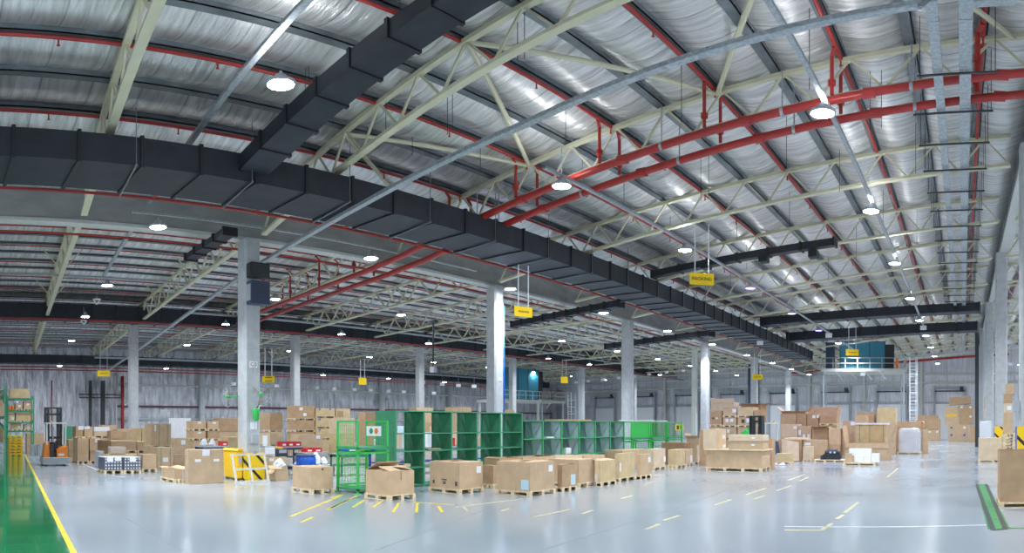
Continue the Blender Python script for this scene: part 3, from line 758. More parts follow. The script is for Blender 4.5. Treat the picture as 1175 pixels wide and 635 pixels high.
def body_box(t, x0, y0, x1, y1, z0, z1, m, flaps=None, tape=True, name='body'):
    b = MB()
    if flaps is None:
        b.box(x0, y0, z0, x1, y1, z1); b.build(name, m, t, bevel=.006)
        if tape:
            b = MB()
            if abs(x1-x0) > abs(y1-y0):
                yc = (y0+y1)/2; b.box(x0-.002, yc-.03, z1-.18*(z1-z0), x1+.002, yc+.03, z1+.002)
            else:
                xc = (x0+x1)/2; b.box(xc-.03, y0-.002, z1-.18*(z1-z0), xc+.03, y1+.002, z1+.002)
            b.build('tape', M['tape'], t)
    else:
        e = .012
        b.box(x0,y0,z0,x1,y1,z0+e); b.box(x0,y0,z0+e,x0+e,y1,z1); b.box(x1-e,y0,z0+e,x1,y1,z1)
        b.box(x0+e,y0,z0+e,x1-e,y0+e,z1); b.box(x0+e,y1-e,z0+e,x1-e,y1,z1); b.build(name, m, t)
        LX, LY = x1-x0, y1-y0
        for f in flaps:
            s, ang = f[0], f[1]; w = f[2] if len(f) > 2 else min(LX, LY)*.48
            c, sn = math.cos(ang), math.sin(ang)    # ang measured from flat outwards, 90deg = upright, 180 = closed
            if s == 'f': A, B_, o = (x0,y0,z1), (x1,y0,z1), Vector((0,-c,sn))
            if s == 'b': A, B_, o = (x0,y1,z1), (x1,y1,z1), Vector((0,c,sn))
            if s == 'r': A, B_, o = (x1,y0,z1), (x1,y1,z1), Vector((c,0,sn))
            if s == 'l': A, B_, o = (x0,y0,z1), (x0,y1,z1), Vector((-c,0,sn))
            A, B_ = Vector(A), Vector(B_); q = MB(); d = (B_-A).normalized(); th = d.cross(o)*.006
            A = A + d*.01; B_ = B_ - d*.01
            q.hexa([A-th, B_-th, B_+th, A+th, A+o*w-th, B_+o*w-th, B_+o*w+th, A+o*w+th]); q.build('flap', m, t)
def sticker(t, face, u, v, w, h, col, x0, x1, y0, y1, z0, z1, side='L', n='paper_label'):
    b = MB(); zc = z0 + v*(z1-z0)
    if face == 'U':
        xc = x0 + u*(x1-x0); b.box(xc-w/2, y0-.008, zc-h/2, xc+w/2, y0-.004, zc+h/2)
    else:
        yc = y0 + u*(y1-y0); xx = x1 if side == 'L' else x0; s = 1 if side == 'L' else -1
        b.box(min(xx+s*.004, xx+s*.008), yc-w/2, zc-h/2, max(xx+s*.004, xx+s*.008), yc+w/2, zc+h/2)
    b.build(n if col != 'ink' else 'printed_mark', M[col], t)
def carton(label, xl, xc, xr, yb, yt, m=0, pal=False, r=None, X=None, V=None, on=None, D=None, side='L', flaps=None, st=(), group='cardboard boxes', tape=False, rz=0., name='cardboard_box', mname=None, hp=PH, straps=None, cat='box', pin=.03):
    C_, S_ = math.cos(rz), math.sin(rz)
    if r is None:
        if X is not None: r = abs(X)/math.sin(abs(az(xc)))
        elif V is not None: r = V/math.cos(az(xc))
        elif on is not None: r = on.r
        else: r = rf(yb)
    c = corner(xc, r)
    sgn = -1 if side == 'L' else 1
    u = Vector((sgn*C_, sgn*S_, 0)); v = Vector((-S_, C_, 0))
    eU, eV = (xl, xr) if side == 'L' else (xr, xl)
    LU = solve(c, u, az(eU)) if eU is not None else D
    LV = solve(c, v, az(eV)) if eV is not None else D
    z0 = on.top + .002 if on is not None else 0.
    z1 = zat(yt, r)
    if pal:
        pallet((c.x, c.y, z0), LU, LV, side, ('wooden pallet under the ' + label if len(label.split()) < 13 else 'pallet under ' + label), rz, over=0., h=hp)
        z0 += hp + .001
    t = thing(name, label, cat, (c.x, c.y, z0), rz, group)
    h = z1 - z0; i_ = pin if pal else 0.
    x0, x1 = (-LU+i_, -i_) if side == 'L' else (i_, LU-i_)
    mm = M['card'][m] if isinstance(m, int) else M[m]
    body_box(t, x0, i_, x1, LV-i_, 0, h, mm, flaps, tape)
    for s in st: sticker(t, *s, x0, x1, i_, LV-i_, 0, h, side)
    if straps:
        for k, f in enumerate(straps):
            b = MB(); y = i_ + f*(LV-2*i_); b.box(x0-.004, y-.012, .0, x1+.006, y+.012, h+.004); b.build('strap', M['green'], t)
    o = Info(); o.r = r; o.top = z1; o.t = t; o.c = c; o.LU = LU; o.LV = LV; o.X = c.x; o.V = c.y
    return o
def stackx(X, x0, x1, ys, labels, ms, D=1.0, pals=None, flaps_top=None, st=None, straps=None, xl=None):
    """cartons whose visible face looks across the hall (+X); ys from just above the floor up"""
    prev = None
    for i, (yt, lab) in enumerate(zip(ys, labels)):
        prev = carton(lab, xl, x0, x1, None, yt, ms[i % len(ms)], pal=bool(pals and pals[i]), X=X, on=prev, D=D,
                      flaps=flaps_top if i == len(ys)-1 else None, st=(st or {}).get(i, ()), straps=(straps or {}).get(i), hp=PH*.9)
    return prev
def stackv(V, x0, x1, ys, labels, ms, D=1.0, pals=None, flaps_top=None, st=None, side='L'):
    prev = None
    for i, (yt, lab) in enumerate(zip(ys, labels)):
        a = (x0, x1, None) if side == 'L' else (None, x0, x1)
        prev = carton(lab, a[0], a[1], a[2], None, yt, ms[i % len(ms)], pal=bool(pals and pals[i]), V=V, on=prev, D=D,
                      flaps=flaps_top if i == len(ys)-1 else None, st=(st or {}).get(i, ()), hp=PH*.9, side=side)
    return prev
LB = 'paper_label'
# ---- the row of cartons on pallets before the green shelving
G = 'cartons on pallets before the shelving'
carton('large tan carton before the green mesh cage, left end of the row', 334, 357, 384, 568, 537, 0, True, group=G, st=[('V',.5,.9,.06,.05,'ink')])
o = carton('tan carton with its long flap lifted, standing out before the cage', 418, 447, 477, 575.5, 541.8, 0, True, group=G, flaps=[('b',PI*.93,.45),('l',PI*.86,.52),('r',PI*.93,.5),('f',PI*.97,.3)], st=[('V',.45,.82,.012,.25,'ink')])
o = carton('printed tan carton with handling marks and a white label', 491.5, 527.5, 555.5, 568, 531.7, 0, True, group=G, flaps=[('f',PI*.99,.3),('b',PI*.99,.3),('l',PI*.98,.4),('r',PI*.99,.4)], st=[('V',.82,.7,.19,.2,'paper'),('U',.5,.33,.22,.03,'ink'),('U',.5,.26,.14,.02,'ink'),('U',.5,.19,.12,.05,'ink'),('U',.89,.2,.09,.13,'ink'),('U',.14,.22,.07,.10,'ink')])
carton('low brown carton half hidden between two pallet boxes', 552, 566, 572, 561.5, 534.5, 1, True, group=G)
carton('widest tan carton with a blue sheet at its lower corner', 568.5, 608.5, 637.5, 570.6, 531.5, 0, True, group=G, flaps=[('f',PI*.99,.3),('b',PI*.99,.3),('l',PI*.99,.4),('r',PI*.99,.4)], st=[('U',.85,.22,.27,.28,'blue_paper'),('V',.84,.75,.2,.19,'paper')])
carton('small brown carton with a pale blue sheet on its right face', 638, 645.5, 663, 565.5, 534, 1, True, group=G, st=[('V',.75,.3,.24,.32,'blue_paper')], flaps=[('f',PI*.98,.2),('b',PI*.98,.2)])
carton('wide tan carton just right of the small brown one', None, 664.5, 684, 560.5, 528, 0, True, D=1.25, group=G)
carton('narrow carton with a dark open top', 684.5, 689.5, 707.5, 559, 529.5, 4, True, group=G, flaps=[('r',PI*.95,.3)])
carton('tan carton with a tall white slip on its left edge', 704, 711, 729.5, 554, 521, 4, True, group=G, st=[('V',.06,.45,.09,.3,'paper')])
carton('tall tan carton with a white label at its upper right', 730, 735, 748, 551, 522, 0, True, group=G, st=[('V',.85,.72,.17,.2,'paper')])
carton('pale carton with a small white label at its right edge', 738, 750.5, 764.5, 540.7, 515.8, 2, True, group=G, st=[('V',.93,.4,.2,.25,'paper')])
carton('tan carton with a white top sheet, far end of the row', 765.5, 777, 787, 538.2, 516.5, 4, True, group=G)
carton('small tan carton with a white label, far end of the row', None, 787.5, 796, 535.8, 516.2, 0, True, D=.8, group=G, st=[('V',.75,.3,.25,.35,'paper')])
carton('last tan carton of the row, nearest the long crate', 798, 800.5, 809, 533.5, 511.5, 2, True, group=G)
# second row behind it
G2 = 'cartons of the second row against the shelving'
def back(label, x0, x1, yt, m, X=-13.6, D=.9, **k): return carton(label, None, x0, x1, None, yt, m, X=X, D=D, group=G2, **k)
back('long open carton behind the widest one, against the shelving', 573, 598, 526.5, 1, X=-14.6, D=.7, flaps=[('f',PI*.95,.2)])
back('long open carton with dark strapping on its rim', 600, 636, 525.5, 0, X=-14.6, D=.8, flaps=[('b',PI*.97,.2)])
back('pale topped carton behind the small brown one', 637.5, 668, 524.6, 2, X=-14.6, D=.9)
back('tan carton behind the dark open one', 669.5, 694, 523.6, 0, X=-14.6, D=.9)
back('long low carton behind the tall labelled one', 714, 740, 517.3, 0, X=-14.4, D=.9)
stackv(30.3, 759, 785, (508.5,), ('brown open carton below the right lime cages',), (3,), .8)
stackv(33, 788, 802, (503,), ('tan carton with loose flaps behind the row, below the dock door',), (0,), .8, None, flaps_top=[('l',1.0,.3),('f',.6,.25)])
b = MB(); b.lathe([(.05,0),(.10,.03),(.07,.08),(.02,.1)], n=10, sx=2.4)
c_ = corner(627, 14.8/math.sin(-az(634))); o = b.build('black_strap_bundle', M['black'], smooth=True); o.location = (c_.x, c_.y-.02, zat(525.6, 14.6/math.sin(-az(634)))+.003)
bpy.data.objects.remove(o)

# ---- the long crate at the right with things on top
o = carton('very long tan carton crate in the middle of the floor', 810, 874.3, 884.5, 542.5, 517.8, 0, True, group='long carton crate', hp=.18)
bb = MB(); bb.box(-o.LU-.06,-.06,0,.1,o.LV+.05,.05); q = bb.build('crate_lid', M['wood'], bevel=.008); q.location = (o.X, o.V, o.top+.002); tag(q, 'flat pale board lid lying on the very long crate', 'lid')
class T_: pass
tp = T_(); tp.top = o.top+.052; tp.r = o.r
a1 = carton('upright tan carton on the left end of the long crate', 806.9, 822, 833, None, 493, 2, V=26.15, on=tp, st=[('V',.75,.6,.3,.14,'paper'),('V',.8,.12,.35,.12,'paper')], flaps=[('f',PI*.985,.2),('b',PI*.985,.2),('l',PI*.99,.3),('r',PI*.99,.3)])
a2 = carton('lower of two flat cartons lying on the long crate', 836, 875, None, None, 506.6, 0, V=26.15, D=.85, on=tp, st=[('U',.72,.55,.16,.07,'paper')])
carton('upper of two flat cartons lying on the long crate', 835.5, 876, None, None, 499.4, 2, V=26.12, D=.8, on=a2, st=[('U',.72,.5,.16,.07,'paper')])
stackv(28.3, 877, 886, (503.8,), ('small brown carton just behind the right end of the long crate',), (1,), .5)
stackv(29.5, 802.5, 809, (494,), ('narrow brown carton behind the left end of the long crate',), (1,), .6)

# ---- tall stack behind the crate
stackv(36, 813.5, 828.3, (506, 490, 471.6), ('bottom brown carton of the stack left of the labelled column','middle brown carton of the stack left of the labelled column','dark brown carton topping the left of the tall stack'), (1,0,1), 1.1, (1,1,1), st={2:[('U',.3,.45,.1,.12,'ink'),('U',.6,.45,.12,.1,'paper')]})
stackv(36, 829, 845.2, (504.5, 490.5, 479.3, 468.3), ('bottom carton behind the upright box on the crate','second carton up, left of the green sack','third carton up with two white labels, left half','topmost tan carton with a white corner label'), (0,0,0,0), 1.1, (1,1,1,1), st={3:[('U',.85,.6,.25,.2,'paper')],2:[('U',.3,.6,.18,.2,'paper'),('U',.65,.6,.2,.2,'paper')],1:[('U',.4,.6,.15,.2,'paper')]})
stackv(36, 845.8, 864.3, (504.5, 490.5, 479.3, 467.4), ('bottom carton of the stack behind the flat cartons','second carton up, behind the green sack','third carton up with labels and a dark band, right half','topmost ochre carton right of the corner-labelled one'), (0,0,0,4), 1.1, (1,1,1,1), st={2:[('U',.7,.6,.25,.25,'paper'),('U',.35,.5,.2,.2,'ink')]})
stackv(36, 865, 873, (500, 485, 471), ('bottom narrow carton left of the dark mast','middle narrow carton left of the dark mast','top narrow carton left of the dark mast'), (1,0,1), .9)
stackv(38.3, 815.8, 842, (500, 471.4, 461.9), ('tall, mostly covered carton behind the stack','plain carton below the open tan one','open tan carton with inner board at the very top left'), (0,1,2), 1., None, flaps_top=[('l',1.3,.3),('f',PI*.55,.25)])
stackv(38.3, 850.5, 874, (500, 471, 464), ('tall, mostly covered carton behind the right of the stack','plain carton below the wide-flapped one','open carton with wide spread flaps at the very top right'), (0,1,1), 1., None, flaps_top=[('l',.15,.25),('r',.15,.5),('f',.1,.3)])
b = bag(.40, .5, 77, .6)
p = pt(854, 503.6, 36/math.cos(az(854))); o = b.build('green_sack', M['lime']); o.location = (p.x+.1, p.y-.5, 0); o.scale = (1.,1.,1.)
# sack stands on its own carton in front
cc = carton('tan carton carrying the green sack behind the flat cartons', 847.5, 861.5, None, None, 503, 0, V=34.6, D=.7)
o.location = (cc.X-.33, cc.V+.33, cc.top+.004); tag(o, 'bulging green sack in front of the tall carton stack', 'sack')

# ---- the big heap on the right
stackv(35.4, 890.5, 919.5, (505.2,), ('big brown open-sided carton under a wooden lid',), (1,), 1.3, None)
bb = MB(); bb.box(0,0,0,1.25,1.2,.10); q = bb.build('wooden_lid', M['wood'], bevel=.01); p = pt(896, 505.2, 36.2); q.location = (p.x, 35.5, zat(505.2, 35.4/math.cos(az(919.5)))+.003); tag(q, 'flat wooden lid lying on the big brown carton of the heap', 'lid')
bb = MB(); p0 = pt(897, 529.2, 35.9); p1 = pt(917, 529.2, 35.6); p2 = pt(916.5, 507.8, 35.9); p3 = pt(897, 504.3, 36.2)
dn = Vector((0,.02,0)); bb.hexa([p0, p1, p1+dn, p0+dn, p3, p2, p2+dn, p3+dn]); o = bb.build('cardboard_sheet', M['card'][2]); tag(o, 'pale cardboard sheet leaning in front of the big brown carton', 'cardboard sheet')
carton('low wooden-coloured box below the leaning sheet', 890, 908.5, None, 534.5, 520.8, 4, True, D=.5, V=31.75)
stackv(38.2, 896, 915.3, (502.5, 487.2), ('carton behind the wooden lid, lower','carton behind the wooden lid with white tape on it'), (0,2), 1., None, st={1:[('U',.85,.75,.2,.15,'paper')]})
stackv(38.2, 916, 930.8, (504.3, 489.2), ('lower carton beside the black holes, in the heap','carton with three white labels low in the heap'), (0,0), 1., None, st={1:[('U',.1,.5,.15,.3,'paper'),('U',.45,.25,.15,.2,'paper'),('U',.8,.25,.15,.2,'paper')]})
stackv(38.2, 931.6, 949.6, (507, 490.3), ('lower carton under the spread flaps','carton with a long flap reaching down to the right'), (0,1), 1., None, flaps_top=[('r',-.75,.75),('f',.1,.3)])
stackv(36.2, 950.8, 963.2, (510.5, 492.3), ('carton right of the long drooping flap, lower','brown carton right of the long drooping flap'), (1,0), .9)
q_ = stackv(40.3, 895.5, 913.5, (492, 484.5, 475.3), ('mostly covered carton at the left foot of the heap','middle carton under the long tray lid','upper left carton of the heap below the spread flaps'), (0,0,0), 1.)
stackv(40.3, 914.3, 925.4, (490, 475.3), ('mostly covered carton in the second column of the heap','plain carton in the second column of the heap'), (1,1), 1.)
stackv(40.3, 926.2, 939, (489, 474.4), ('mostly covered carton in the third column of the heap','carton with two white labels near the top of the heap'), (0,1), 1., None, st={1:[('U',.6,.72,.2,.2,'paper'),('U',.95,.75,.15,.2,'paper')]})
stackv(40.3, 939.8, 960.3, (488.5, 477.2), ('mostly covered carton on a pallet right of the heap','reddish tan carton standing on a dark-slotted pallet'), (0,1), 1., (1,1))
stackv(42.4, 897, 925, (477, 472.5), ('mostly covered tall carton behind the heap top left','open carton with upright triangular flaps crowning the heap'), (0,0), 1., None, flaps_top=[('l',.75,.5),('r',.8,.5),('f',.1,.3)])
stackv(44.2, 929.8, 960.6, (477.5, 469), ('mostly covered tall carton behind the heap top right','large open carton with a raised right flap on the heap'), (0,1), 1.2, None, flaps_top=[('r',1.3,.22),('b',1.4,.12),('l',.2,.3)])
# front of the heap
stackv(34.3, 920.5, 931.5, (512.8,), ('pale carton low at the front of the heap',), (2,), .7, (1,))
stackv(35.6, 921.5, 947.6, (505.2,), ('wide flat carton with a torn white label at the heap front',), (0,), .55, None, st={0:[('U',.2,.8,.35,.15,'paper')]})
for i, (x, y, s) in enumerate(((890.5,533.4,.24),(902,533.6,.19))):
    c_ = fl(x, y-.2); b = bag(s, .62*s, i, .7); o = b.build('plastic_bag', M['white'], smooth=False); o.location = (c_.x, c_.y-.7, .0); tag(o, ['larger','smaller'][i]+' white plastic bag lying at the foot of the carton heap', 'bag')
# black motor on a pallet
c = fl(970, 531.2); r_ = c.length
pm = pallet((c.x, c.y, 0), 1.66, 1.1, 'L', 'low wooden pallet carrying the black motor unit', .1)
t = thing('motor_unit', 'black motor unit strapped on a low wooden pallet', 'motor', (c.x-.78, c.y+.45, PH+.002), .1)
b = MB(); b.box(-.5,-.3,0,.45,.3,.28); b.build('base_block', M['black'], t, bevel=.02)
b = MB(); b.tube([(-.3,0,.36),(.25,0,.36)], .17, 14); b.build('motor_body', M['navy'], t, smooth=False)
b = MB(); b.tube([(.27,0,.34),(.42,0,.34)], .11, 12); b.build('end_cap', M['darksteel'], t)
b = MB(); b.tube([(-.42,0,.36),(-.31,0,.36)], .12, 12); b.build('end_cap', M['darksteel'], t)
b = MB(); b.box(-.62,-.38,0,-.51,-.1,.22); b.build('junction_box', M['navy'], t)
for x in (-.1,.12): 
    b = MB(); b.box(x-.05,-.19,.33,x+.05,-.175,.42); b.build('label_plate', M['paper'], t)
# white foam blocks on a pallet
c = fl(1004, 534.8); pallet((c.x, c.y, 0), 1.55, 1.15, 'L', 'wooden pallet carrying the white foam blocks', .05)
def loose(name, label, cat, cx, cy, z, w, d, h, m, rz=0., group=None, bevel=.01):
    b = MB(); b.box(-w/2,-d/2,0,w/2,d/2,h); o = b.build(name, m, bevel=bevel); o.location = (cx, cy, z); o.rotation_euler = (0,0,rz); tag(o, label, cat, group); return o
x_, y_ = c.x, c.y; z_ = PH+.003
loose('foam_block', 'white foam block low on the pallet, left one', 'foam block', x_-.85, y_+.64, z_, .5,.7,.32, M['foam'], .05, 'white foam blocks')
loose('foam_block', 'white foam block low on the pallet, middle one', 'foam block', x_-.42, y_+.64, z_, .34,.7,.32, M['foam'], .05, 'white foam blocks')
loose('foam_block', 'white foam block low on the pallet, right one', 'foam block', x_-.05, y_+.64, z_, .36,.7,.42, M['foam'], .05, 'white foam blocks')
loose('foam_block', 'long white foam block lying on top of the others', 'foam block', x_-.84, y_+.74, z_+.325, 1.1,.48,.34, M['foam'], .05, 'white foam blocks')
loose('cardboard_box', 'small carton standing left of the white foam blocks', 'box', x_-1.33, y_+.13, z_, .32,.24,.44, M['card'][0], .05)
# huge open carton with green-banded box inside
ob = carton('huge open carton with wide side flaps behind the foam blocks', 969.5, 1020, None, 524.5, 508.8, 0, V=36.6, D=1.5, flaps=[('l',1.4,1.0),('r',1.25,1.1),('f',-1.4,.3)])
ib = carton('green-banded ochre carton rising behind the huge open one', 982.5, 1016, None, None, 487.8, 4, V=38.4, D=1.0)
for f in (.12,.46,.92):
    x = -ib.LU*(1-f); b = MB(); b.box(x-.015,-.005,0,x+.015,1.005,zat(487.8, ib.r)+.004); b.build('strap', M['green'], ib.t)
bb = MB(); bb.box(-ib.LU-.05,-.1,0,.15,.9,.10); q = bb.build('white_sheet_lid', M['paper'], bevel=.01); q.location = (ib.X, ib.V, ib.top+.006); tag(q, 'white sheet lid lying on the green-banded ochre carton', 'lid')
stackv(43.8, 966.5, 982, (491.5, 483), ('lower carton left of the white sheet','flat carton with white tape left of the white sheet'), (0,0), 1., None, st={1:[('U',.8,.6,.35,.25,'paper')]})
stackv(43.8, 983, 1003, (490, 481.8, 473.2), ('mostly covered carton behind the white sheet','long flat carton behind the white sheet','stacked brown board carton behind the small box'), (0,1,1), .9)
stackv(42.4, 981, 994.8, (484, 476.7), ('plain carton under the small tan box','small tan box in front of the stacked brown boards'), (0,0), .6)
stackv(43.8, 1006.3, 1027.4, (485.2, 468.2), ('mostly covered carton below the large square one','large square ochre carton crowning the right of the heap'), (0,4), 1.2, None)
# wrapped pallet
c = fl(1056.5, 521.8); pallet((c.x, c.y, 0), 1.6, 1.3, 'L', 'wooden pallet under the film-wrapped grey load', 0.)
t = thing('wrapped_load', 'tall film-wrapped load on a pallet at the right of the heap', 'wrapped load', (c.x, c.y, PH+.002), 0)
hz = zat(491, c.length) - PH
b = MB(); b.box(-1.5,.1,0,-.08,1.2,hz-.25); b.box(-1.3,.2,hz-.25,-.2,1.1,hz-.05); b.build('load', mat('grey_load', (.62,.60,.62), .6, noise=.3, nscale=2.5), t, bevel=.04)
b = MB(); 
ring = []
for k, (z, s) in enumerate(((0,1.0),(.5,.98),(1.0,.99),(hz-.3,1.0),(hz-.02,.82))):
    n_ = 20; base = len(b.v)
    for j in range(n_):
        th = 2*PI*j/n_; cx = max(-1, min(1, 1.35*math.cos(th))); cy = max(-1, min(1, 1.35*math.sin(th)))
        b.v.append((-.79+cx*.78*s, .65+cy*.6*s, z))
    if k:
        for j in range(n_): b.f.append((base-n_+j, base-n_+(j+1)%n_, base+(j+1)%n_, base+j))
b.f.append(tuple(range(len(b.v)-20, len(b.v)))); b.build('stretch_film', M['film'], t, smooth=True)
lb = stackv(46.5, 1028.5, 1060, (490.5, 483.8), ('long brown carton behind the wrapped load, lower','long carton with an orange sticker behind the wrapped load'), (1,0), 1., None, st={1:[('U',.94,.5,.17,.3,'orange'),('U',.98,.85,.2,.15,'paper')]})
loose('cardboard_sheet', 'narrow upright cardboard sheet right of the wrapped load', 'cardboard sheet', corner(1058.5,45.2).x+.2, 45.5, 0, .35, .06, 1.7, M['card'][0])
# stacks near the far wall
stackv(84, 1062.5, 1078.8, (493, 480.7), ('lower carton on a pallet left of the far labelled stack','upper carton on a pallet left of the far labelled stack'), (0,1), 1.4, (1,1), st={0:[('U',.25,.75,.25,.2,'paper'),('U',.8,.75,.25,.2,'paper')]})
stackv(85.8, 1050, 1076, (486, 477), ('long carton behind the pair by the ladder, lower','long carton behind the pair by the ladder, upper'), (0,1), 1.2)
stackv(78, 1088, 1111.5, (487.6,), ('wide bottom carton with blue marks in the far stack',), (0,), 1.8, (1,), st={0:[('U',.15,.35,.25,.25,'blue'),('U',.8,.35,.25,.25,'blue'),('U',.15,.8,.25,.2,'blue'),('U',.8,.82,.3,.3,'paper')]})
tp2 = T_(); tp2.top = zat(487.6, 78/math.cos(az(1111.5))); tp2.r = 78
p1 = carton('left tan carton with yellow band in the far stack', 1084.5, 1099.3, None, None, 477, 0, V=78.1, D=1.6, on=tp2, st=[('U',.5,.95,1.3,.12,'yellow')], pal=False)
p1 = carton('upper left tan carton with yellow band in the far stack', 1084.5, 1099.3, None, None, 467, 0, V=78.1, D=1.6, on=p1, st=[('U',.5,.08,1.3,.12,'yellow')])
p2 = carton('right brown carton in the far stack, lower', 1100, 1117, None, None, 476, 1, V=78.1, D=1.6, on=tp2, st=[('U',.8,.8,.25,.2,'paper')])
p2 = carton('right brown carton in the far stack, upper', 1100, 1117, None, None, 465.5, 1, V=78.1, D=1.6, on=p2, st=[('U',.8,.8,.25,.2,'paper'),('U',.2,.8,.25,.2,'paper')])
bb = MB(); bb.box(-1.3,0,0,1.3,1.2,.95); q = bb.build('cardboard_box', M['card'][1], bevel=.02); q.location = (corner(1102,78).x, 78.3, p2.top+.12); q.rotation_euler = (0,-.09,0); tag(q, 'tilted brown carton lying on top of the far stack', 'box', 'cardboard boxes')
stackv(75.5, 1112.5, 1118.8, (489.5,), ('small brown carton right of the far stack',), (1,), 1.0)
# ---- right edge group
carton('low wide tan carton on a pallet before the right columns', None, 1122.5, 1157, 531, 503, 2, True, D=1.05, side='R')
nb = carton('big brown carton on a pallet at the right edge', 1143.2, 1146, None, 583.5, 518.5, 1, True, D=1.5, side='R', flaps=[('b',PI*.5,.02)], st=[])
nbf = MB()
# pallets stacked behind the striped guard
c = corner(1151.5, 29.5)
npal = 11
for k in range(npal):
    pallet((c.x + random.uniform(-.02,.02), c.y+random.uniform(-.03,.03), .002 + k*(PH+.003)), .95, 1.1, 'R', f'wooden pallet in the tall stack left of the striped guard, {nth(k)} from the floor', 0, group='stacked empty pallets')
zt_ = .002 + npal*(PH+.003)
t0 = T_(); t0.top = zt_; t0.r = 29.5
q1 = carton('small carton lying on the tall stack of empty pallets', None, 1152, 1162, None, 474, 0, V=29.6, D=.8, side='R', on=t0)
q1 = carton('light carton with paper on the pallet stack, second up', None, 1153, 1163, None, 463, 2, V=29.6, D=.8, side='R', on=q1, st=[('U',.5,.5,.2,.2,'paper')])
q1 = carton('carton near the top of the pallet stack tower', None, 1152.5, 1162, None, 452.5, 1, V=29.6, D=.8, side='R', on=q1)
q1 = carton('topmost brown carton above the stack of empty pallets', None, 1154.5, 1164, None, 440.5, 0, V=29.6, D=.8, side='R', on=q1)
stackv(56, 1129.5, 1137.3, (481, 469, 456), ('bottom carton of the narrow tower beside the right columns','middle carton of the narrow tower beside the right columns','top carton of the narrow tower beside the right columns'), (1,0,1), .9, None, side='R')
c = corner(1124.5, 48)
t = thing('wrapped_load', 'pale film-wrapped load standing left of the second right column', 'wrapped load', (c.x, c.y, 0), 0)
b = MB(); b.box(0,0,.15,.85,.9,2.25); b.build('load', M['white'], t, bevel=.04); b = MB(); b.box(-.03,-.03,0,.88,.93,.14); b.build('base_pallet', M['wood'], t)
b = MB(); b.box(-.02,-.02,.16,.87,.92,2.3); b.build('stretch_film', M['film'], t, bevel=.06)

# hazard guards round columns
def hazard():
    m = bpy.data.materials.new('hazard_stripes'); m.use_nodes = True; nt = m.node_tree; n = nt.nodes; L = nt.links; b = n['Principled BSDF']
    tc = n.new('ShaderNodeTexCoord'); sp = n.new('ShaderNodeSeparateXYZ'); L.new(tc.outputs['Object'], sp.inputs[0])
    h = n.new('ShaderNodeMath'); h.operation = 'ADD'; L.new(sp.outputs[0], h.inputs[0]); L.new(sp.outputs[1], h.inputs[1])
    k = n.new('ShaderNodeMath'); k.operation = 'ADD'; L.new(h.outputs[0], k.inputs[0]); L.new(sp.outputs[2], k.inputs[1])
    p = n.new('ShaderNodeMath'); p.operation = 'PINGPONG'; p.inputs[1].default_value = .36; L.new(k.outputs[0], p.inputs[0])
    c = n.new('ShaderNodeMath'); c.operation = 'LESS_THAN'; c.inputs[1].default_value = .07; L.new(p.outputs[0], c.inputs[0])
    x = n.new('ShaderNodeMix'); x.data_type = 'RGBA'; x.inputs[6].default_value = (.92,.62,.01,1); x.inputs[7].default_value = (.02,.02,.02,1)
    L.new(c.outputs[0], x.inputs[0]); L.new(x.outputs[2], b.inputs['Base Color']); b.inputs['Roughness'].default_value = .45
    return m
M['hazard'] = hazard()
def guard(a, v, w, h, label, blue=False):
    p = W(a, v, -EYE); t = thing('column_guard', label, 'guard', p, 0, 'striped column guards')
    i = .345
    for (x0,y0,x1,y1,mm) in ((-w/2,-w/2,w/2,-i,'hazard'),(-w/2,i,w/2,w/2,'hazard'),(i,-i,w/2,i,'hazard'),(-w/2,-i,-i,i,'blue' if blue else 'hazard')):
        b = MB(); b.box(x0+.004,y0+.004,0,x1-.004,y1-.004,h); b.build('guard_panel', M[mm], t)
    return t
guard(21.5, ROW1[0], .88, .98, 'yellow and black striped guard round the foot of the C.5 column')
guard(-2.2, RIGHT[0][1]+.2, .9, 1.95, 'tall yellow and black guard round the right edge column', True)
guard(-2.15, RIGHT[1][1]+.2, .80, 1.9, 'yellow and blue guard on the second right column', True)

# ---- things on the C.5 column
cA = W(21.5, ROW1[0], 0); cx, cy = cA.x, cA.y
xr_ = cx + .33; yf = cy - .33
def on_right(name, label, cat, y, z, w, h, d, m, **k):
    b = MB(); b.box(0,-w/2,-h/2,d,w/2,h/2); o = b.build(name, m, **k); o.location = (xr_+.004, y, z); tag(o, label, cat); return o
rA = 24.0
t = thing('column_plate', 'white plate reading C.5 on the large column', 'sign', (xr_+.004, cy+.02, zat(418.7, rA)))
b = MB(); b.box(0,-.16,-.12,.012,.16,.12); b.build('plate', M['paper'], t)
text_mesh('C.5', .19, M['ink'], t, (.016,0,0), (PI/2,0,PI/2))
b = MB(); b.box(0,-.13,-.13,.01,.13,.13); o = b.build('wall_mounted_notice', M['paper']); o.location = (xr_+.004, cy+.02, zat(489, rA)); tag(o, 'white paper notice on the C.5 column above the grey box', 'notice')
t = thing('wall_mounted_switch_box', 'grey electrical box low on the C.5 column', 'electrical box', (xr_+.004, cy+.05, zat(503.5, rA)))
b = MB(); b.box(0,-.15,-.17,.14,.15,.17); b.build('casing', M['grey'], t, bevel=.01); b = MB(); b.tube([(.05,0,.17),(.05,0,3.3)], .015, 6); b.tube([(.05,-.33,3.3),(.05,.33,3.34)], .02, 6); b.build('conduit', M['grey'], t)
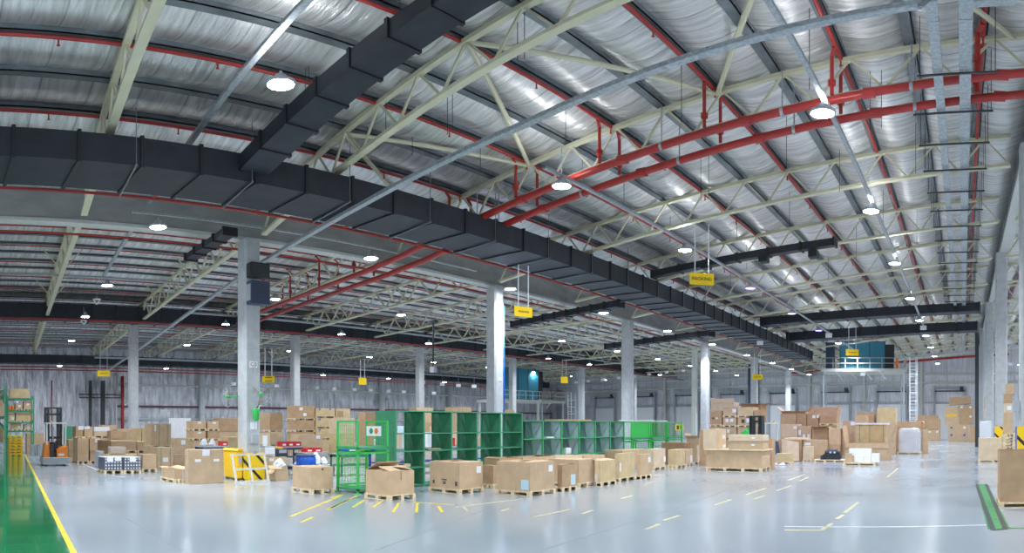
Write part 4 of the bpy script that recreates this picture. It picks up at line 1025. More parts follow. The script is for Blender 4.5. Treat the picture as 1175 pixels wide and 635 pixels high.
for yy, hh, nm in ((312.5, .55, 'upper'), (338, .88, 'lower')):
    t = thing('wall_mounted_unit', f'{nm} dark box mounted high on the C.5 column', 'cabinet', (xr_+.004, cy+.1, zat(yy, rA)))
    b = MB(); b.box(0,-.38,-hh/2,.42,.38,hh/2); b.build('casing', M['navy'] if nm == 'lower' else M['black'], t, bevel=.02)
    b = MB()
    for k in range(6): b.box(.42,-.3,-hh*.38+k*hh*.14,.435,.3,-hh*.38+k*hh*.14+.03)
    b.build('grille', M['darksteel'], t)
    b = MB(); b.box(.05,-.4,-hh*.35,.36,-.384,hh*.35); b.build('side_panel', M['grey'] if nm == 'lower' else M['darksteel'], t)
def fan(loc, rz, label, motor=True):
    t = thing('wall_mounted_fan', label, 'fan', loc, rz, 'green column fans')
    b = MB()     # local: faces -y
    b.tube([(0,.28,0),(0,0,0)], .03, 8); b.build('bracket', M['lime'], t)
    b = MB(); b.tube([(0,-.02,0),(0,-.22,0)], [.10,.07], 12); b.build('hub', M['lime'], t, smooth=True)
    for k in range(3):
        b = MB(); an = k*2*PI/3 + .5; c, s = math.cos(an), math.sin(an)
        def q(r, w, y): return (c*r - s*w, y, s*r + c*w)
        b.hexa([q(.08,-.05,-.10), q(.36,-.10,-.06), q(.36,-.10,-.07), q(.08,-.05,-.11), q(.08,.05,-.16), q(.36,.10,-.17), q(.36,.10,-.18), q(.08,.05,-.17)])
        b.build('blade', mat('fan_blade_%d' % k, (.25,.22,.2), .4), t)
    b = MB()
    for R, y in ((.42,-.12),(.34,-.24),(.2,-.28),(.34,-.0)):
        pts = [(R*math.cos(2*PI*k/28), y, R*math.sin(2*PI*k/28)) for k in range(29)]
        b.tube(pts, .006, 5, caps=False)
    for k in range(16):
        an = 2*PI*k/16; c, s = math.cos(an), math.sin(an)
        b.tube([(c*.05,-.29,s*.05),(c*.34,-.24,s*.34),(c*.42,-.12,s*.42),(c*.34,0,s*.34),(c*.08,.02,s*.08)], .004, 4, caps=False)
    b.build('wire_cage', M['galv'], t)
    if motor:
        b = MB(); b.tube([(0,-.05,-.1),(-.05,0,-.35),(-.12,.12,-.5)], .018, 6); b.build('cable', M['black'], t)
        b = MB(); b.lathe([(.06,-.95),(.11,-.9),(.14,-.55),(.12,-.5)], c=(-.14,.12,0), n=14); b.build('switch_cover', M['lime'], t, smooth=True)
    return t
fan((xr_+.36, cy+.12, zat(453.5, rA)), PI/2-.35, 'green fan on the right face of the C.5 column')
fan((cx-.15, yf-.32, zat(455, rA)), -.2, 'fan in a wire cage on the left face of the C.5 column', False)
# control box on the right edge column
p = W(-2.2, RIGHT[0][1]+.2, 0)
o = loose('wall_mounted_control_box', 'grey control box on the left of the right edge column', 'electrical box', p.x-.45, p.y-.05, zat(473, 21.6), .22, .4, .36, M['grey'])

# ---- yellow bin, wooden window frame and boxes round the C.5 column
kb = carton('large upright tan carton with three white labels left of the yellow bin', 214.2, 215.5, 256.3, 556, 516.3, 0, X=-20.3, st=[('V',.5,.9,.27,.21,'paper'),('V',.27,.68,.22,.09,'paper'),('V',.8,.68,.22,.09,'paper')], pal=False) if False else None
def leftbox(label, x0, x1, yb, yt, m, D=1., xl=None, **k):
    """box standing on the floor, +X face from x0 to x1, nearest edge at row yb"""
    return carton(label, xl, x0, x1, yb, yt, m, D=D, **k)
leftbox('large upright tan carton with three white labels left of the yellow bin', 216, 256.3, 556.3, 516.3, 0, .3, st=[('V',.5,.9,.27,.21,'paper'),('V',.27,.68,.22,.09,'paper'),('V',.8,.68,.22,.09,'paper')])
lc = carton('long flat open carton left of the labelled upright carton', 184, 199.5, 211, 555.3, 539.5, 0, pal=True, D=1, flaps=[('l',.1,.25),('b',.25,.3)])
# yellow wheeled bin
c = fl(272, 551.6)
t = thing('waste_bin', 'large yellow plastic bin beside the striped guard', 'bin', (c.x, c.y, 0), 0)
LVb = .24; LUb = 1.2
b = MB()
for z, s in ((.05,.97),(1.06,1.0)):
    b.v += [(-LUb*s,-.0,z),(0,-.0,z),(0,LVb*s,z),(-LUb*s,LVb*s,z)]
b.f += [(0,3,2,1),(0,1,5,4),(1,2,6,5),(2,3,7,6),(3,0,4,7),(4,5,6,7)]
b.build('bin_body', M['yellow'], t, bevel=.05)
b = MB(); 
prof = [(-.02,.0),(.03,.05),(.12,.08),(.21,.05),(.26,.0)]
for (y0,z0),(y1,z1) in zip(prof, prof[1:]):
    b.hexa([(-LUb-.04,y0,1.065),(.05,y0,1.065),(.05,y1,1.065),(-LUb-.04,y1,1.065),(-LUb-.04,y0,1.07+z0),(.05,y0,1.07+z0),(.05,y1,1.07+z1),(-LUb-.04,y1,1.07+z1)])
b.build('lid', M['yellow'], t)
for x, y in ((-LUb+.15,.10),(-.15,.10)):
    w = MB(); w.tube([(x-.03,y,.045),(x+.03,y,.045)], .045, 14); w.build('wheel', M['black'], t)
b = MB(); b.box(.005,.06,.62,.02,.18,.82); b.build('handle_recess', M['grey'], t)
# pale wooden frame leaning
A = fl(271, 555.8); B_ = fl(309, 553.9)
d = (B_-A); Lf = d.length; ang = math.atan2(d.y, d.x)
t = thing('wooden_window_frame', 'pale wooden four-pane frame leaning before the yellow bin', 'frame', A, ang)
hf = .98; ln = .18
def fp(x, z): return Vector((x - (.08*Lf*z/hf if True else 0)*.9, ln*z/hf, z))
b = MB()
for (x0,z0,x1,z1) in ((0,.035,Lf,.035),(0,hf,Lf,hf),(.0,hf*.5,Lf,hf*.5)): b.bar(fp(x0,z0)+Vector((-.03,0,0)), fp(x1,z1)+Vector((.03,0,0)), .05, .07)
b.build('cross_rail', M['wood_white'], t)
b = MB()
for x in (.02, Lf*.5, Lf-.02): b.bar(fp(x,.0), fp(x,hf+.03), .07, .05)
b.build('stile', M['wood_white'], t)
leftbox('orange-brown carton under the white printer', 304.8, 328.6, 549.5, 525.3, 4, .9, xl=None, st=[('V',.28,.88,.2,.1,'paper')])
rp = rf(549.5)
t = thing('printer', 'white office printer standing on the orange-brown carton', 'printer', (corner(304.8, rp).x-.45, corner(304.8, rp).y+.27, zat(525.3, rp)+.003))
b = MB(); b.box(-.25,-.22,0,.28,.24,.36); b.build('casing', M['white'], t, bevel=.03)
b = MB(); b.box(-.2,-.18,.36,.24,.2,.41); b.build('scanner_lid', M['grey'], t, bevel=.01)
b = MB(); b.box(.28,-.15,.08,.36,.17,.11); b.build('paper_tray', M['grey'], t)
b = MB(); b.box(-.1,-.1,.415,-.08,.1,.80); o = None; b.build('paper_sheet', M['paper'], t)
t = thing('desktop_printer', 'dark printer beside the white printer on the carton', 'printer', (corner(304.8, rp).x-.45, corner(304.8, rp).y+.86, zat(525.3, rp)+.003))
b = MB(); b.box(-.2,-.25,0,.28,.22,.30); b.build('casing', M['navy'], t, bevel=.03)
b = MB(); b.box(.28,-.18,.14,.285,.15,.26); b.build('front_panel', M['grey'], t); b = MB(); b.box(-.1,-.2,.30,.15,.05,.36); b.build('yellow_folder', M['yellow'], t)
leftbox('small open carton stuffed with white wrap before the orange-brown one', 316.5, 331.3, 552.7, 540, 0, .45, flaps=[('l',.7,.2),('f',-.6,.2)])
c = corner(324, rf(552.7)); b = bag(.19, .30, 44); o = b.build('packing_wrap', M['white'], smooth=False); o.location = (c.x-.24, c.y+.02, .50); tag(o, 'crumpled white packing wrap spilling from a small open carton', 'packing wrap')
# blue drum
c = fl(340, 551); b = MB(); 
t = thing('plastic_drum', 'blue plastic drum behind the first palletised carton', 'drum', (c.x-.6, c.y+.8, 0))
b.lathe([(.36,0),(.38,.05),(.38,.35),(.36,.37),(.38,.4),(.38,.75),(.34,.8),(.34,.83)], n=24); b.build('drum_body', M['blue'], t, smooth=True)
b = MB(); b.lathe([(.36,.83),(.37,.84),(.37,.87),(.3,.885)], n=24); b.build('drum_rim', M['navy'], t, smooth=True)

# ---- benches with red bins, shelving and bags in the middle distance
def bench(label, x0, x1, X, yt, m, D=.9, shelf=True, group=None):
    r = abs(X)/math.sin(-az(x0)); c = corner(x0, r); LV = solve(c, Vector((0,1,0)), az(x1)); z = zat(yt, r)
    t = thing('workbench', label, 'workbench', (c.x, c.y, 0), 0, group)
    b = MB(); b.box(-D,0,z-.05,0,LV,z); b.build('bench_top', M['grey'] if m != 'wood' else M['wood'], t)
    for x in (-D+.03,-.03):
        for y in (.03, LV-.03):
            q = MB(); q.box(x-.03,y-.03,0,x+.03,y+.03,z-.05); q.build('leg', M[m], t)
    q = MB(); q.box(-.06,0,z-.16,-.01,LV,z-.05); q.box(-D+.01,0,z-.16,-D+.06,LV,z-.05)
    if shelf: q.box(-D,0,z*.45,0,LV,z*.45+.04)
    q.build('rail', M[m], t)
    o = Info(); o.c = c; o.top = z; o.LV = LV; o.r = r; return o
def bin_(label, X, x0, x1, zb, yt, m='redp', D=.4):
    r = abs(X)/math.sin(-az(x0)); c = corner(x0, r); LV = solve(c, Vector((0,1,0)), az(x1)); h = zat(yt, r) - zb
    t = thing('parts_bin', label, 'bin', (c.x, c.y, zb), 0, 'small red bins')
    b = MB(); e = .015; b.box(-D,0,0,0,LV,e); b.box(-D,0,e,-D+e,LV,h); b.box(-e,0,e,0,LV,h*.8); b.box(-D+e,0,e,-e,e,h); b.box(-D+e,LV-e,e,-e,LV,h)
    b.build('bin_shell', M[m], t); q = MB(); q.box(.001,LV*.25,h*.2,.006,LV*.75,h*.55); q.build('bin_label', M['paper'], t)
bn = bench('blue-framed bench left of the yellow bin with a red bin on it', 233, 263.5, -26, 512.5, 'navy')
bin_('red bin on the bench left of the yellow bin', -26.1, 254.5, 261.5, bn.top+.002, 507)
for i,(x, s) in enumerate(((239,.36),(246,.3))):
    c = corner(x, bn.r); b = bag(s*.45, .32, i+5); o = b.build('plastic_bag', M['white'], smooth=False); o.location = (bn.c.x-.45, bn.c.y + bn.LV*(.18+.32*i), bn.top+.002); tag(o, f'white bag on the bench behind the labelled upright carton, {"left" if i==0 else "right"} one', 'bag')
b2 = bench('blue-framed bench carrying three red bins behind the printers', 321, 348, -27, 513, 'navy')
for k in range(3): bin_(f'red bin in the row of three on the blue bench, {["left","middle","right"][k]} one', -27.1, 322.5+7.9*k, 329.9+7.9*k, b2.top+.002, 507.3)
leftbox('small tan carton under the bench with three red bins', 336, 345, None, 515, 0, .5, X=-25.9) if False else None
b3 = bench('grey shelf bench with two red bins behind the first pallet carton', 349.5, 376.5, -25, 519.6, 'galv')
for k in range(2): bin_(f'red bin on the grey shelf bench, {["left","right"][k]} one', -25.1, 351+9.6*k, 360+9.6*k, b3.top+.002, 514.6)
b4 = bench('low packing table heaped with white bags behind the first pallet carton', 346.5, 384, -21.5, 535.5, 'galv', D=1.1)
for i, (f, s, h) in enumerate(((.12,.40,.25),(.38,.42,.5),(.64,.46,.62),(.89,.36,.4))):
    b = bag(s*.42, h*.8, i+9); o = b.build('plastic_bag', M['white'], smooth=False); o.location = (b4.c.x-.55, b4.c.y+b4.LV*f, b4.top+.002); tag(o, f'white bag heaped on the low packing table, {nth(i)} from the left', 'bag', 'white bags on the packing table')
b5 = bench('bench with a blue crate beneath behind the green cage', 392, 425, -20.5, 521, 'green', D=.8)
bin_('blue plastic crate on the bench behind the green cage', -20.45, 397, 412, b5.top+.002, 513, 'blue', .6)
b6 = bench('long blue-railed packing bench seen through the green shelving', 440, 560, -19.5, 515, 'blue', D=.9)
cols6 = [('white',), (2,), ('blue_paper',), (1,), ('white',), (0,), ('redp',), (2,), ('blue',), (0,)]
nm6 = ['white box', 'pale carton', 'light blue box', 'brown carton', 'tall white box', 'tan carton', 'red box', 'square pale carton', 'blue box', 'last tan carton']
for i in range(10):
    x = 441 + 11.8*i; mm = cols6[i][0]; mm = M['card'][mm] if isinstance(mm, int) else M[mm]
    y = b6.c.y + b6.LV*(i+.5)/10
    loose('storage_box', f'{nm6[i]} on the packing bench behind the green shelving', 'box', b6.c.x-.45, y, b6.top+.003, .5, .42, .35+.25*((i*7)%3), mm, 0, 'boxes on the packing bench')
# ---- cartons stacked in the middle distance
stackx(-36, 338.5, 361.5, (511, 496, 482.5, 465.8), ('bottom brown wrapped carton of the tall stack right of the slim column','second brown wrapped carton of the tall stack right of the slim column','third brown carton of the tall stack right of the slim column','top brown wrapped carton right of the slim column'), (1,1,1,1), 1.1, (1,1,1,1), st={3:[('V',.3,.75,.25,.2,'paper'),('V',.5,.3,.25,.2,'paper')]})
stackx(-36, 362.3, 384.8, (505, 492, 480, 468.5), ('bottom tan carton with blue marks, left of the cage posts','second tan carton with blue marks, left of the cage posts','third tan carton with blue marks, left of the cage posts','top tan carton with blue marks, left of the cage posts'), (4,4,4,4), 1.1, (1,1,1,1), st={k:[('V',.2,.85,.1,.12,'blue'),('V',.75,.85,.1,.12,'blue')] for k in range(4)})
stackx(-36, 385.5, 402.5, (505, 494, 483, 469), ('bottom pale carton behind the left cage gate','second pale carton behind the left cage gate','third pale carton behind the left cage gate','top pale carton with a brown patch behind the left cage gate'), (2,4,2,4), 1.1, (1,1,1,1), st={3:[('V',.3,.45,.5,.4,'tape')]})
stackx(-33.2, 388, 407, (510, 498, 480), ('lower ochre carton behind the left cage gate','middle ochre carton behind the left cage gate','upper ochre carton behind the left cage gate'), (4,4,2), 1.)
stackx(-33.2, 342.5, 370.5, (512.5, 499), ('lower carton standing before the tall brown stack','plain tan carton standing before the tall brown stack'), (0,0), .9, None, st={1:[('V',.8,.75,.3,.2,'paper')]})
stackx(-39, 309.5, 325, (512, 496, 474.3), ('lower tan carton between the C.5 column and the slim column','middle tan carton between the C.5 column and the slim column','brown wooden crate high between the C.5 and slim columns'), (0,2,1), 1.6, (1,1,1), xl=None)
stackx(-40, 419.5, 432, (500, 486, 473), ('bottom wrapped brown carton left of the green end panel','middle wrapped brown carton left of the green end panel','top wrapped brown carton left of the green end panel'), (1,1,1), 1.)
stackx(-42, 478, 497, (485, 468), ('carton behind the second shelving bay, lower','carton peeping over the second shelving bay'), (1,0), 1.)
stackx(-42, 519.5, 541, (485, 467.5), ('carton behind the fourth shelving bay, lower','brown carton peeping over the fourth shelving bay'), (1,1), 1.)
stackx(-42, 572, 590, (485, 470.3), ('carton behind the last green bay, lower','brown carton peeping over the last green bay'), (0,1), 1.)
stackx(-34, 221.3, 237, (519, 506, 494.8, 483.3), ('bottom tan carton of the labelled twin stack, left column','second tan carton of the labelled twin stack, left column','third tan carton of the labelled twin stack, left column','top tan carton of the labelled twin stack, left column'), (0,0,0,0), 1.1, (1,1,1,1), st={3:[('V',.5,.75,.2,.1,'paper')],2:[('V',.5,.75,.2,.1,'paper')]})
stackx(-34, 238, 251.8, (519, 506, 495, 483.6), ('bottom tan carton of the labelled twin stack, right column','second tan carton of the labelled twin stack, right column','third tan carton of the labelled twin stack, right column','top tan carton of the labelled twin stack, right column'), (0,0,1,0), 1.1, (1,1,1,1), st={3:[('V',.6,.75,.2,.1,'paper')]})
stackx(-37.5, 252, 275.5, (506, 495.5, 480.2), ('lower reddish carton left of the C.5 column','middle long carton left of the C.5 column','reddish brown carton highest beside the C.5 column'), (1,0,1), 1.2, (1,1,0), st={2:[('V',.5,.5,1.6,.02,'tape')]})
stackx(-31.5, 262, 276, (515, 502), ('ochre carton low beside the C.5 column','ochre carton beside the C.5 column above the bin'), (4,4), 1.)
stackx(-37, 200.5, 219, (512, 501.5, 480), ('lower white box behind the labelled upright carton','middle white box behind the labelled upright carton','tall white box standing above the labelled upright carton'), ('white','white','foam'), 1.)
leftbox('tall tan carton with a white label behind the flat open carton', 199.5, 213.8, 537.5, 522, 0, .55, pal=True)
stackx(-33, 199, 214, (519.5, 503.2), ('lower carton behind the one on a pallet, left of white boxes','wide tan carton with a white label, left of white boxes'), (0,0), 1., None, st={1:[('V',.75,.7,.25,.25,'paper')]})
# green-banded tall pair
bp = stackx(-27.3, 180.8, 199, (513.8,), ('lower green-banded tan carton with a white label',), (0,), 1., (0,), st={0:[('V',.5,.45,.25,.2,'paper')]}, straps={0:(.22,.8)})
carton('upper green-banded tan carton on a pallet', None, 173.5, 197.3, None, 486.6, 0, pal=True, X=-27.6, D=.8, on=bp, hp=.1) .t if False else None
stackx(-28.9, 173, 197.2, (513.6,), ('mostly covered carton carrying the tall banded one',), (0,), 1., (0,))
tq = T_(); tq.top = zat(513.6, 28.9/math.sin(-az(173))); tq.r = 0
carton('tall green-banded tan carton standing highest left of the white box', None, 173, 197.2, None, 486.6, 0, pal=True, X=-28.9, D=1., on=tq, hp=.09, straps=(.4,.82), st=[('V',.2,.8,.08,.3,'paper')])
leftbox('tan carton right of the wrapped can pallets', 163, 180.3, 542.3, 522, 0, .8, pal=True)
stackx(-31.5, 157.8, 173.5, (520, 507.2), ('lower tan carton right of the middle row column','plain tan carton on a pallet right of the middle row column'), (0,0), 1., (0,1))
stackx(-31.5, 126.5, 157, (520.5, 506.3), ('lower long tan carton before the middle row column','long tan carton before the middle row column'), (0,0), .9, (0,1))
stackx(-31, 117.5, 126, (523, 505.6), ('lower brown carton beside the tall twin cartons','dark brown carton beside the tall twin cartons'), (1,3), 1.)
stackx(-38, 155.8, 162.2, (508, 491.7), ('lower slim carton behind, left of a pair','slim ochre carton behind, left of a pair'), (4,4), 1.)
stackx(-38, 163, 172.4, (508, 491.3), ('lower ochre carton behind, right of a pair','ochre carton behind with a dark edge, right of a pair'), (4,4), 1.)
# tall twin cartons
tw = stackx(-33, 88.7, 102.5, (503.2,), ('tall plain tan carton at the left of the twins',), (0,), 1.3, (1,))
stackx(-33, 102.9, 116.5, (517.5, 503.2), ('lower half carton right of the tall plain one','upper half carton with a white label right of the tall plain one'), (0,0), 1.3, (1,0), st={1:[('V',.65,.8,.25,.2,'paper')]})
tq = T_(); tq.top = zat(503.2, 33/math.sin(-az(88.7))); tq.r = 0
carton('left brown carton with a white label on top of the twins', None, 85.5+1, 96, None, 489.8, 1, pal=True, X=-33.2, D=1., on=tq, hp=.09, st=[('V',.7,.85,.3,.2,'paper')])
carton('middle brown carton with a white label on top of the twins', None, 96.4, 107.2, None, 490, 0, pal=True, X=-33.2, D=1., on=tq, hp=.09, st=[('V',.3,.9,.3,.15,'paper')])
stackx(-35.5, 107.8, 126, (503, 491.3), ('long carton under the white bag, behind the twins','long carton topped by white paper behind the twins'), (0,2), 1.1, (0,1), st={1:[('V',.5,.85,.9,.25,'paper')]})
stackx(-39, 117.5, 133.5, (500, 488), ('plain carton far behind the twins','light carton highest behind the twins'), (0,2), 1.)
ti = stackx(-34, 127, 143.5, (505,), ('carton carrying the tilted one before the middle row column',), (0,), .9, (0,))
bb = MB(); bb.box(-.8,0,0,0,.9,.42); q = bb.build('cardboard_box', M['card'][1], bevel=.01); q.location = (ti.X-.05, ti.V+.0, ti.top+.07); q.rotation_euler = (-.07,0,0); tag(q, 'tilted brown carton lying high before the middle row column', 'box', 'cardboard boxes')
stackx(-37, 134, 154, (500, 492.5), ('plain carton directly before the middle row column','flat tan carton behind the tilted one'), (0,0), 1.)
# wrapped cans on pallets
def cans(x0, x1, yb, yt, label, rows=4, cols=6):
    c = fl(x0, yb); LV = solve(c, Vector((0,1,0)), az(x1)); h = zat(yt, c.length)
    pallet((c.x, c.y, 0), 1.1, LV, 'L', ('wooden pallet under the ' + label if len(label.split()) < 13 else 'pallet under ' + label), 0, over=.02)
    t = thing('wrapped_cans', label, 'wrapped load', (c.x, c.y, PH+.002), 0, 'wrapped can pallets')
    hh = (h-PH-.04)/rows; cw = LV/cols
    for i in range(rows):
        for j in range(cols):
            b = MB(); b.lathe([(cw*.44,0),(cw*.46,.01),(cw*.46,hh*.86),(cw*.3,hh*.93)], c=(-cw*.5, cw*(j+.5), i*hh), n=12)
            b.build('can', M['canpaint'], t, smooth=False)
            if (i+j) % 1 == 0:
                q = MB(); q.box(-.012, cw*(j+.28), i*hh+hh*.35, -.002, cw*(j+.72), i*hh+hh*.8); q.build('can_label', M['white'], t)
    b = MB(); b.box(-1.05,0,0,-cw*1.0,LV,rows*hh-.02); b.build('inner_cans', M['navy'], t)
    b = MB(); b.box(-1.08,-.02,0,.02,LV+.02,rows*hh+.01); b.build('stretch_film', M['film_thin'], t, bevel=.03)
    b = MB(); b.box(-1.06,-.01,rows*hh+.012,.02,LV+.01,rows*hh+.03); b.build('top_sheet', M['white'], t)
    for u, v in ((.3,.85),(.75,.9)) if x0 < 130 else ((.5,.85),):
        b = MB(); b.box(.024,LV*u-.13,h*v-PH-.1,.03,LV*u+.13,h*v-PH+.08); b.build('paper_label', M['paper'], t)
cans(120, 140.5, 544.2, 524.8, 'film-wrapped pallet of dark cans, left of two')
cans(142.6, 161.5, 544, 524.8, 'film-wrapped pallet of dark cans, right of two')
c = fl(114, 537); t = thing('wrapped_bundle', 'small film-wrapped bundle left of the wrapped can pallets', 'wrapped load', (c.x, c.y, 0), 0)
b = MB(); b.box(-.9,0,.02,0,.22,.75); b.build('load', M['grey'], t, bevel=.03); b = MB(); b.box(-.92,-.02,0,.02,.24,.78); b.build('stretch_film', M['film'], t, bevel=.04)
leftbox('broad tan carton with a wooden top behind the wrapped can pallets', 124, 161, 541.5, 522.3, 4, .8, X=-28.3)
r_ = 28.3/math.sin(-az(128)); c = corner(128, r_)
t = thing('wrapped_bundle', 'clear plastic wrapped parts on the broad carton', 'wrapped load', (c.x-.1, c.y, zat(522.3, 28.3/math.sin(-az(124)))+.003))
LVq = solve(c, Vector((0,1,0)), az(146)); b = MB(); b.box(-.5,.05,0,-.1,LVq-.05,.28); b.build('load', M['card'][2], t, bevel=.03); b = MB(); b.box(-.55,0,0,-.03,LVq,.36); b.build('stretch_film', M['film'], t, bevel=.05)

# ---- green and blue steel shelving
def tri_panel(t, y, x0, x1, z0, z1, m):
    """divider sheet with an inverted triangular pressing"""
    b = MB(); b.box(x0, y-.012, z0, x1, y+.012, z1); p = b.build('divider', m, t)
    q = MB(); xm = (x0+x1)/2; e = .15
    A, B_, C_ = (x0+.06, y-.013, z1-.03), (x1-.06, y-.013, z1-.03), (xm, y-.013, z0+.04); apex = (xm, y-.013-e, z1-.03)
    q.v += [A, B_, C_, apex]; q.f += [(0,3,2),(3,1,2),(0,1,3),(0,2,1)]
    q.build('pressed_triangle', M['green'] if m == M['green_dk'] else M['bluegrey'], p)
def shelving(label, V0, V1, X, D, levels, fr, pm, first=False, group=None):
    t = thing('steel_shelving', label, 'shelving', (X, V0, 0), 0, group)
    L = V1-V0-.004; top = levels[-1]
    for y in ((0.03, L-.03) if first else (L-.03,)):
        for x in (-.04, -D+.04):
            b = MB(); b.box(x-.03, y-.03, 0, x+.03, y+.03, top); b.build('upright', M[fr], t)
    for z in levels:
        b = MB(); b.box(-D, .0, z-.035, 0, L, z); b.build('shelf', M[fr], t)
    for z0, z1 in zip(levels, levels[1:]): tri_panel(t, L-.03, -D+.07, -.07, z0, z1-.035, M[pm])
    if pm == 'bluegrey':
        b = MB(); b.box(-D-.012, .0, .06, -D-.001, L, top); b.build('back_panel', M[pm], t)
    if first:
        b = MB(); b.box(-D, -.012, 0, 0, -.001, top); b.build('end_panel', M['green'], t)
    return t
XR = -15.65; V = 13.25; lv = [.06, .64, 1.17, 1.74, 2.46]
for k in range(5):
    shelving(['tall dark green shelving bay with the solid end panel','dark green shelving bay, second from the solid end','dark green shelving bay in the middle of the five','dark green shelving bay, fourth from the solid end','last dark green shelving bay beside the blue-grey ones'][k], V+1.276*k, V+1.276*(k+1), XR, 1.0, lv, 'green', 'green_dk', k == 0, 'dark green shelving bays')
V = 13.25 + 1.276*5 + .06
for k in range(6):
    shelving(f'blue-grey panelled green-framed shelving bay, {nth(k)} from the dark green shelving', V+1.31*k, V+1.31*(k+1), XR-.02, 1.0, [.06,.74,1.46,2.18], 'midgreen', 'bluegrey', False, 'blue-grey shelving bays')
loose('cardboard_box', 'small tan box on the lowest shelf of the first green bay', 'box', XR-.3, 13.9, .645, .25,.3,.1, M['card'][2])
loose('paper_stack', 'flat brown pad on a shelf of the second green bay', 'pad', XR-.35, 15.1, 1.175, .4,.6,.04, M['card'][1])
loose('paper_stack', 'white papers on the upper shelf of the second blue-grey bay', 'papers', XR-.3, V+1.9, 1.465, .35,.5,.05, M['paper'])
loose('plastic_jug', 'white container on the lower shelf of the third blue-grey bay', 'container', XR-.3, V+3.3, .745, .25,.4,.28, M['white'], bevel=.04)
loose('cardboard_sheet', 'brown cardboard sheet lying on top of the blue-grey shelving', 'cardboard sheet', XR-.4, V+3.6, 2.183, .7,2.6,.05, M['card'][1])
loose('white_tarp_roll', 'long white roll lying on top of the lime cages', 'roll', -16.5, 31.2, 2.20, .25, 5.2, .05, M['white'], bevel=.02)

# ---- green mesh cages
def mesh_panel(t, p, q, z0, z1, m, step=.11, name='mesh_panel', solid=False, frame=.045):
    b = MB(); P_, Q_ = Vector((*p,0)), Vector((*q,0)); L = (Q_-P_).length; d = (Q_-P_)/L
    up = Vector((0,0,1))
    f = MB(); f.bar(P_+up*z0, Q_+up*z0, frame); f.bar(P_+up*z1, Q_+up*z1, frame); f.bar(P_+up*z0, P_+up*z1, frame); f.bar(Q_+up*z0, Q_+up*z1, frame)
    fo = f.build(name, m, t)
    if solid:
        n = Vector((-d.y, d.x, 0))*.006; b.hexa([P_-n+up*z0, Q_-n+up*z0, Q_+n+up*z0, P_+n+up*z0, P_-n+up*z1, Q_-n+up*z1, Q_+n+up*z1, P_+n+up*z1]); b.build('sheet', m, fo); return
    k = int(L/step)
    for i in range(1, k): b.bar(P_+d*(L*i/k)+up*z0, P_+d*(L*i/k)+up*z1, .008)
    k = int((z1-z0)/step)
    for i in range(1, k): b.bar(P_+up*(z0+(z1-z0)*i/k), Q_+up*(z0+(z1-z0)*i/k), .007)
    b.build('wire_mesh', m, fo)
c = fl(410.5, 567.5); LUc = solve(c, Vector((-1,0,0)), az(386)); LVc = solve(c, Vector((0,1,0)), az(446))
def cage(label, loc, LU, LV, z1, ends, sides, base=True, group='green mesh cages', name='mesh_cage', deck='green', solid=()):
    t = thing(name, label, 'cage', loc, 0, group)
    b = MB(); b.box(-LU,0,.08,0,LV,.14); b.build('base_deck', M[deck], t)
    for x in (-LU+.03,-.03):
        for y in (.03, LV-.03):
            q = MB(); q.bar((x,y,0),(x,y,z1),.06); q.build('post', M['lime'], t)
            q = MB(); q.box(x-.07,y-.07,0,x+.07,y+.07,.025); q.build('foot_plate', M['lime'], t)
    for i, e in enumerate(ends): mesh_panel(t, (-LU+.06,e),( -.06,e), .2, z1-.04, M['lime'], solid=('end%d'%i) in solid)
    for i, e in enumerate(sides): mesh_panel(t, (e,.06),(e,LV-.06), .2, z1-.04, M['lime'], solid=('side%d'%i) in solid)
    f = MB(); f.bar((-LU+.06,.03,z1-.03),(-.06,.03,z1-.03),.05); f.bar((-LU+.06,LV-.03,z1-.03),(-.06,LV-.03,z1-.03),.05); f.bar((-.03,.06,z1-.03),(-.03,LV-.06,z1-.03),.05); f.bar((-LU+.03,.06,z1-.03),(-LU+.03,LV-.06,z1-.03),.05)
    f.build('top_frame', M['lime'], t)
    return t
zc_ = zat(519.5, c.length)
cage('green mesh cage standing on the floor right of the first pallet carton', (c.x, c.y, 0), LUc, LVc, zc_, (.03,), (-LUc+.03,))
t = cage('upper green cage with two gates stacked on the lower one', (c.x, c.y, zc_+.004), LUc, LVc, .12, (), ())
for y in (.03, LVc-.03): mesh_panel(t, (-LUc+.03,y),(-.03,y), .14, zat(484, c.length)-zc_, M['lime'], name='gate_panel', frame=.055)
b = MB(); b.box(-.95,LVc-.10,.45,-.25,LVc-.085,.75); sp_ = b.build('paper_sign', M['paper'], t)
for x, col in ((-.72,'green'),(-.47,'orange')):
    b = MB(); b.tube([(x,LVc-.103,.6),(x,LVc-.101,.6)], .09, 14); b.build('printed_emblem', M[col], sp_)
b = MB(); b.box(-LUc,0,.1,0,LVc,.13); 
# lime cages beyond the blue-grey shelving
LM = [(28.3,'lime mesh cage standing next to the blue-grey shelving, lower'),(30.4,'lime mesh cage on the floor, middle of the far three'),(32.4,'lime mesh cage on the floor, right of the far three')]
UP = ['solid-sided lime cage stacked next to the blue-grey shelving','open lime mesh cage stacked in the middle of the far three','pale mesh lime cage stacked at the right of the far three']
for k, (v0, lab) in enumerate(LM):
    cage(lab, (-15.7, v0, 0), 1.0, 1.9, 1.18, (.03,1.87), ())
    cage(UP[k], (-15.7, v0, 1.184), 1.0, 1.9, .98, (.03,1.87), (-.03,) if k == 0 else (-.97,), solid=('side0',) if k == 0 else ())
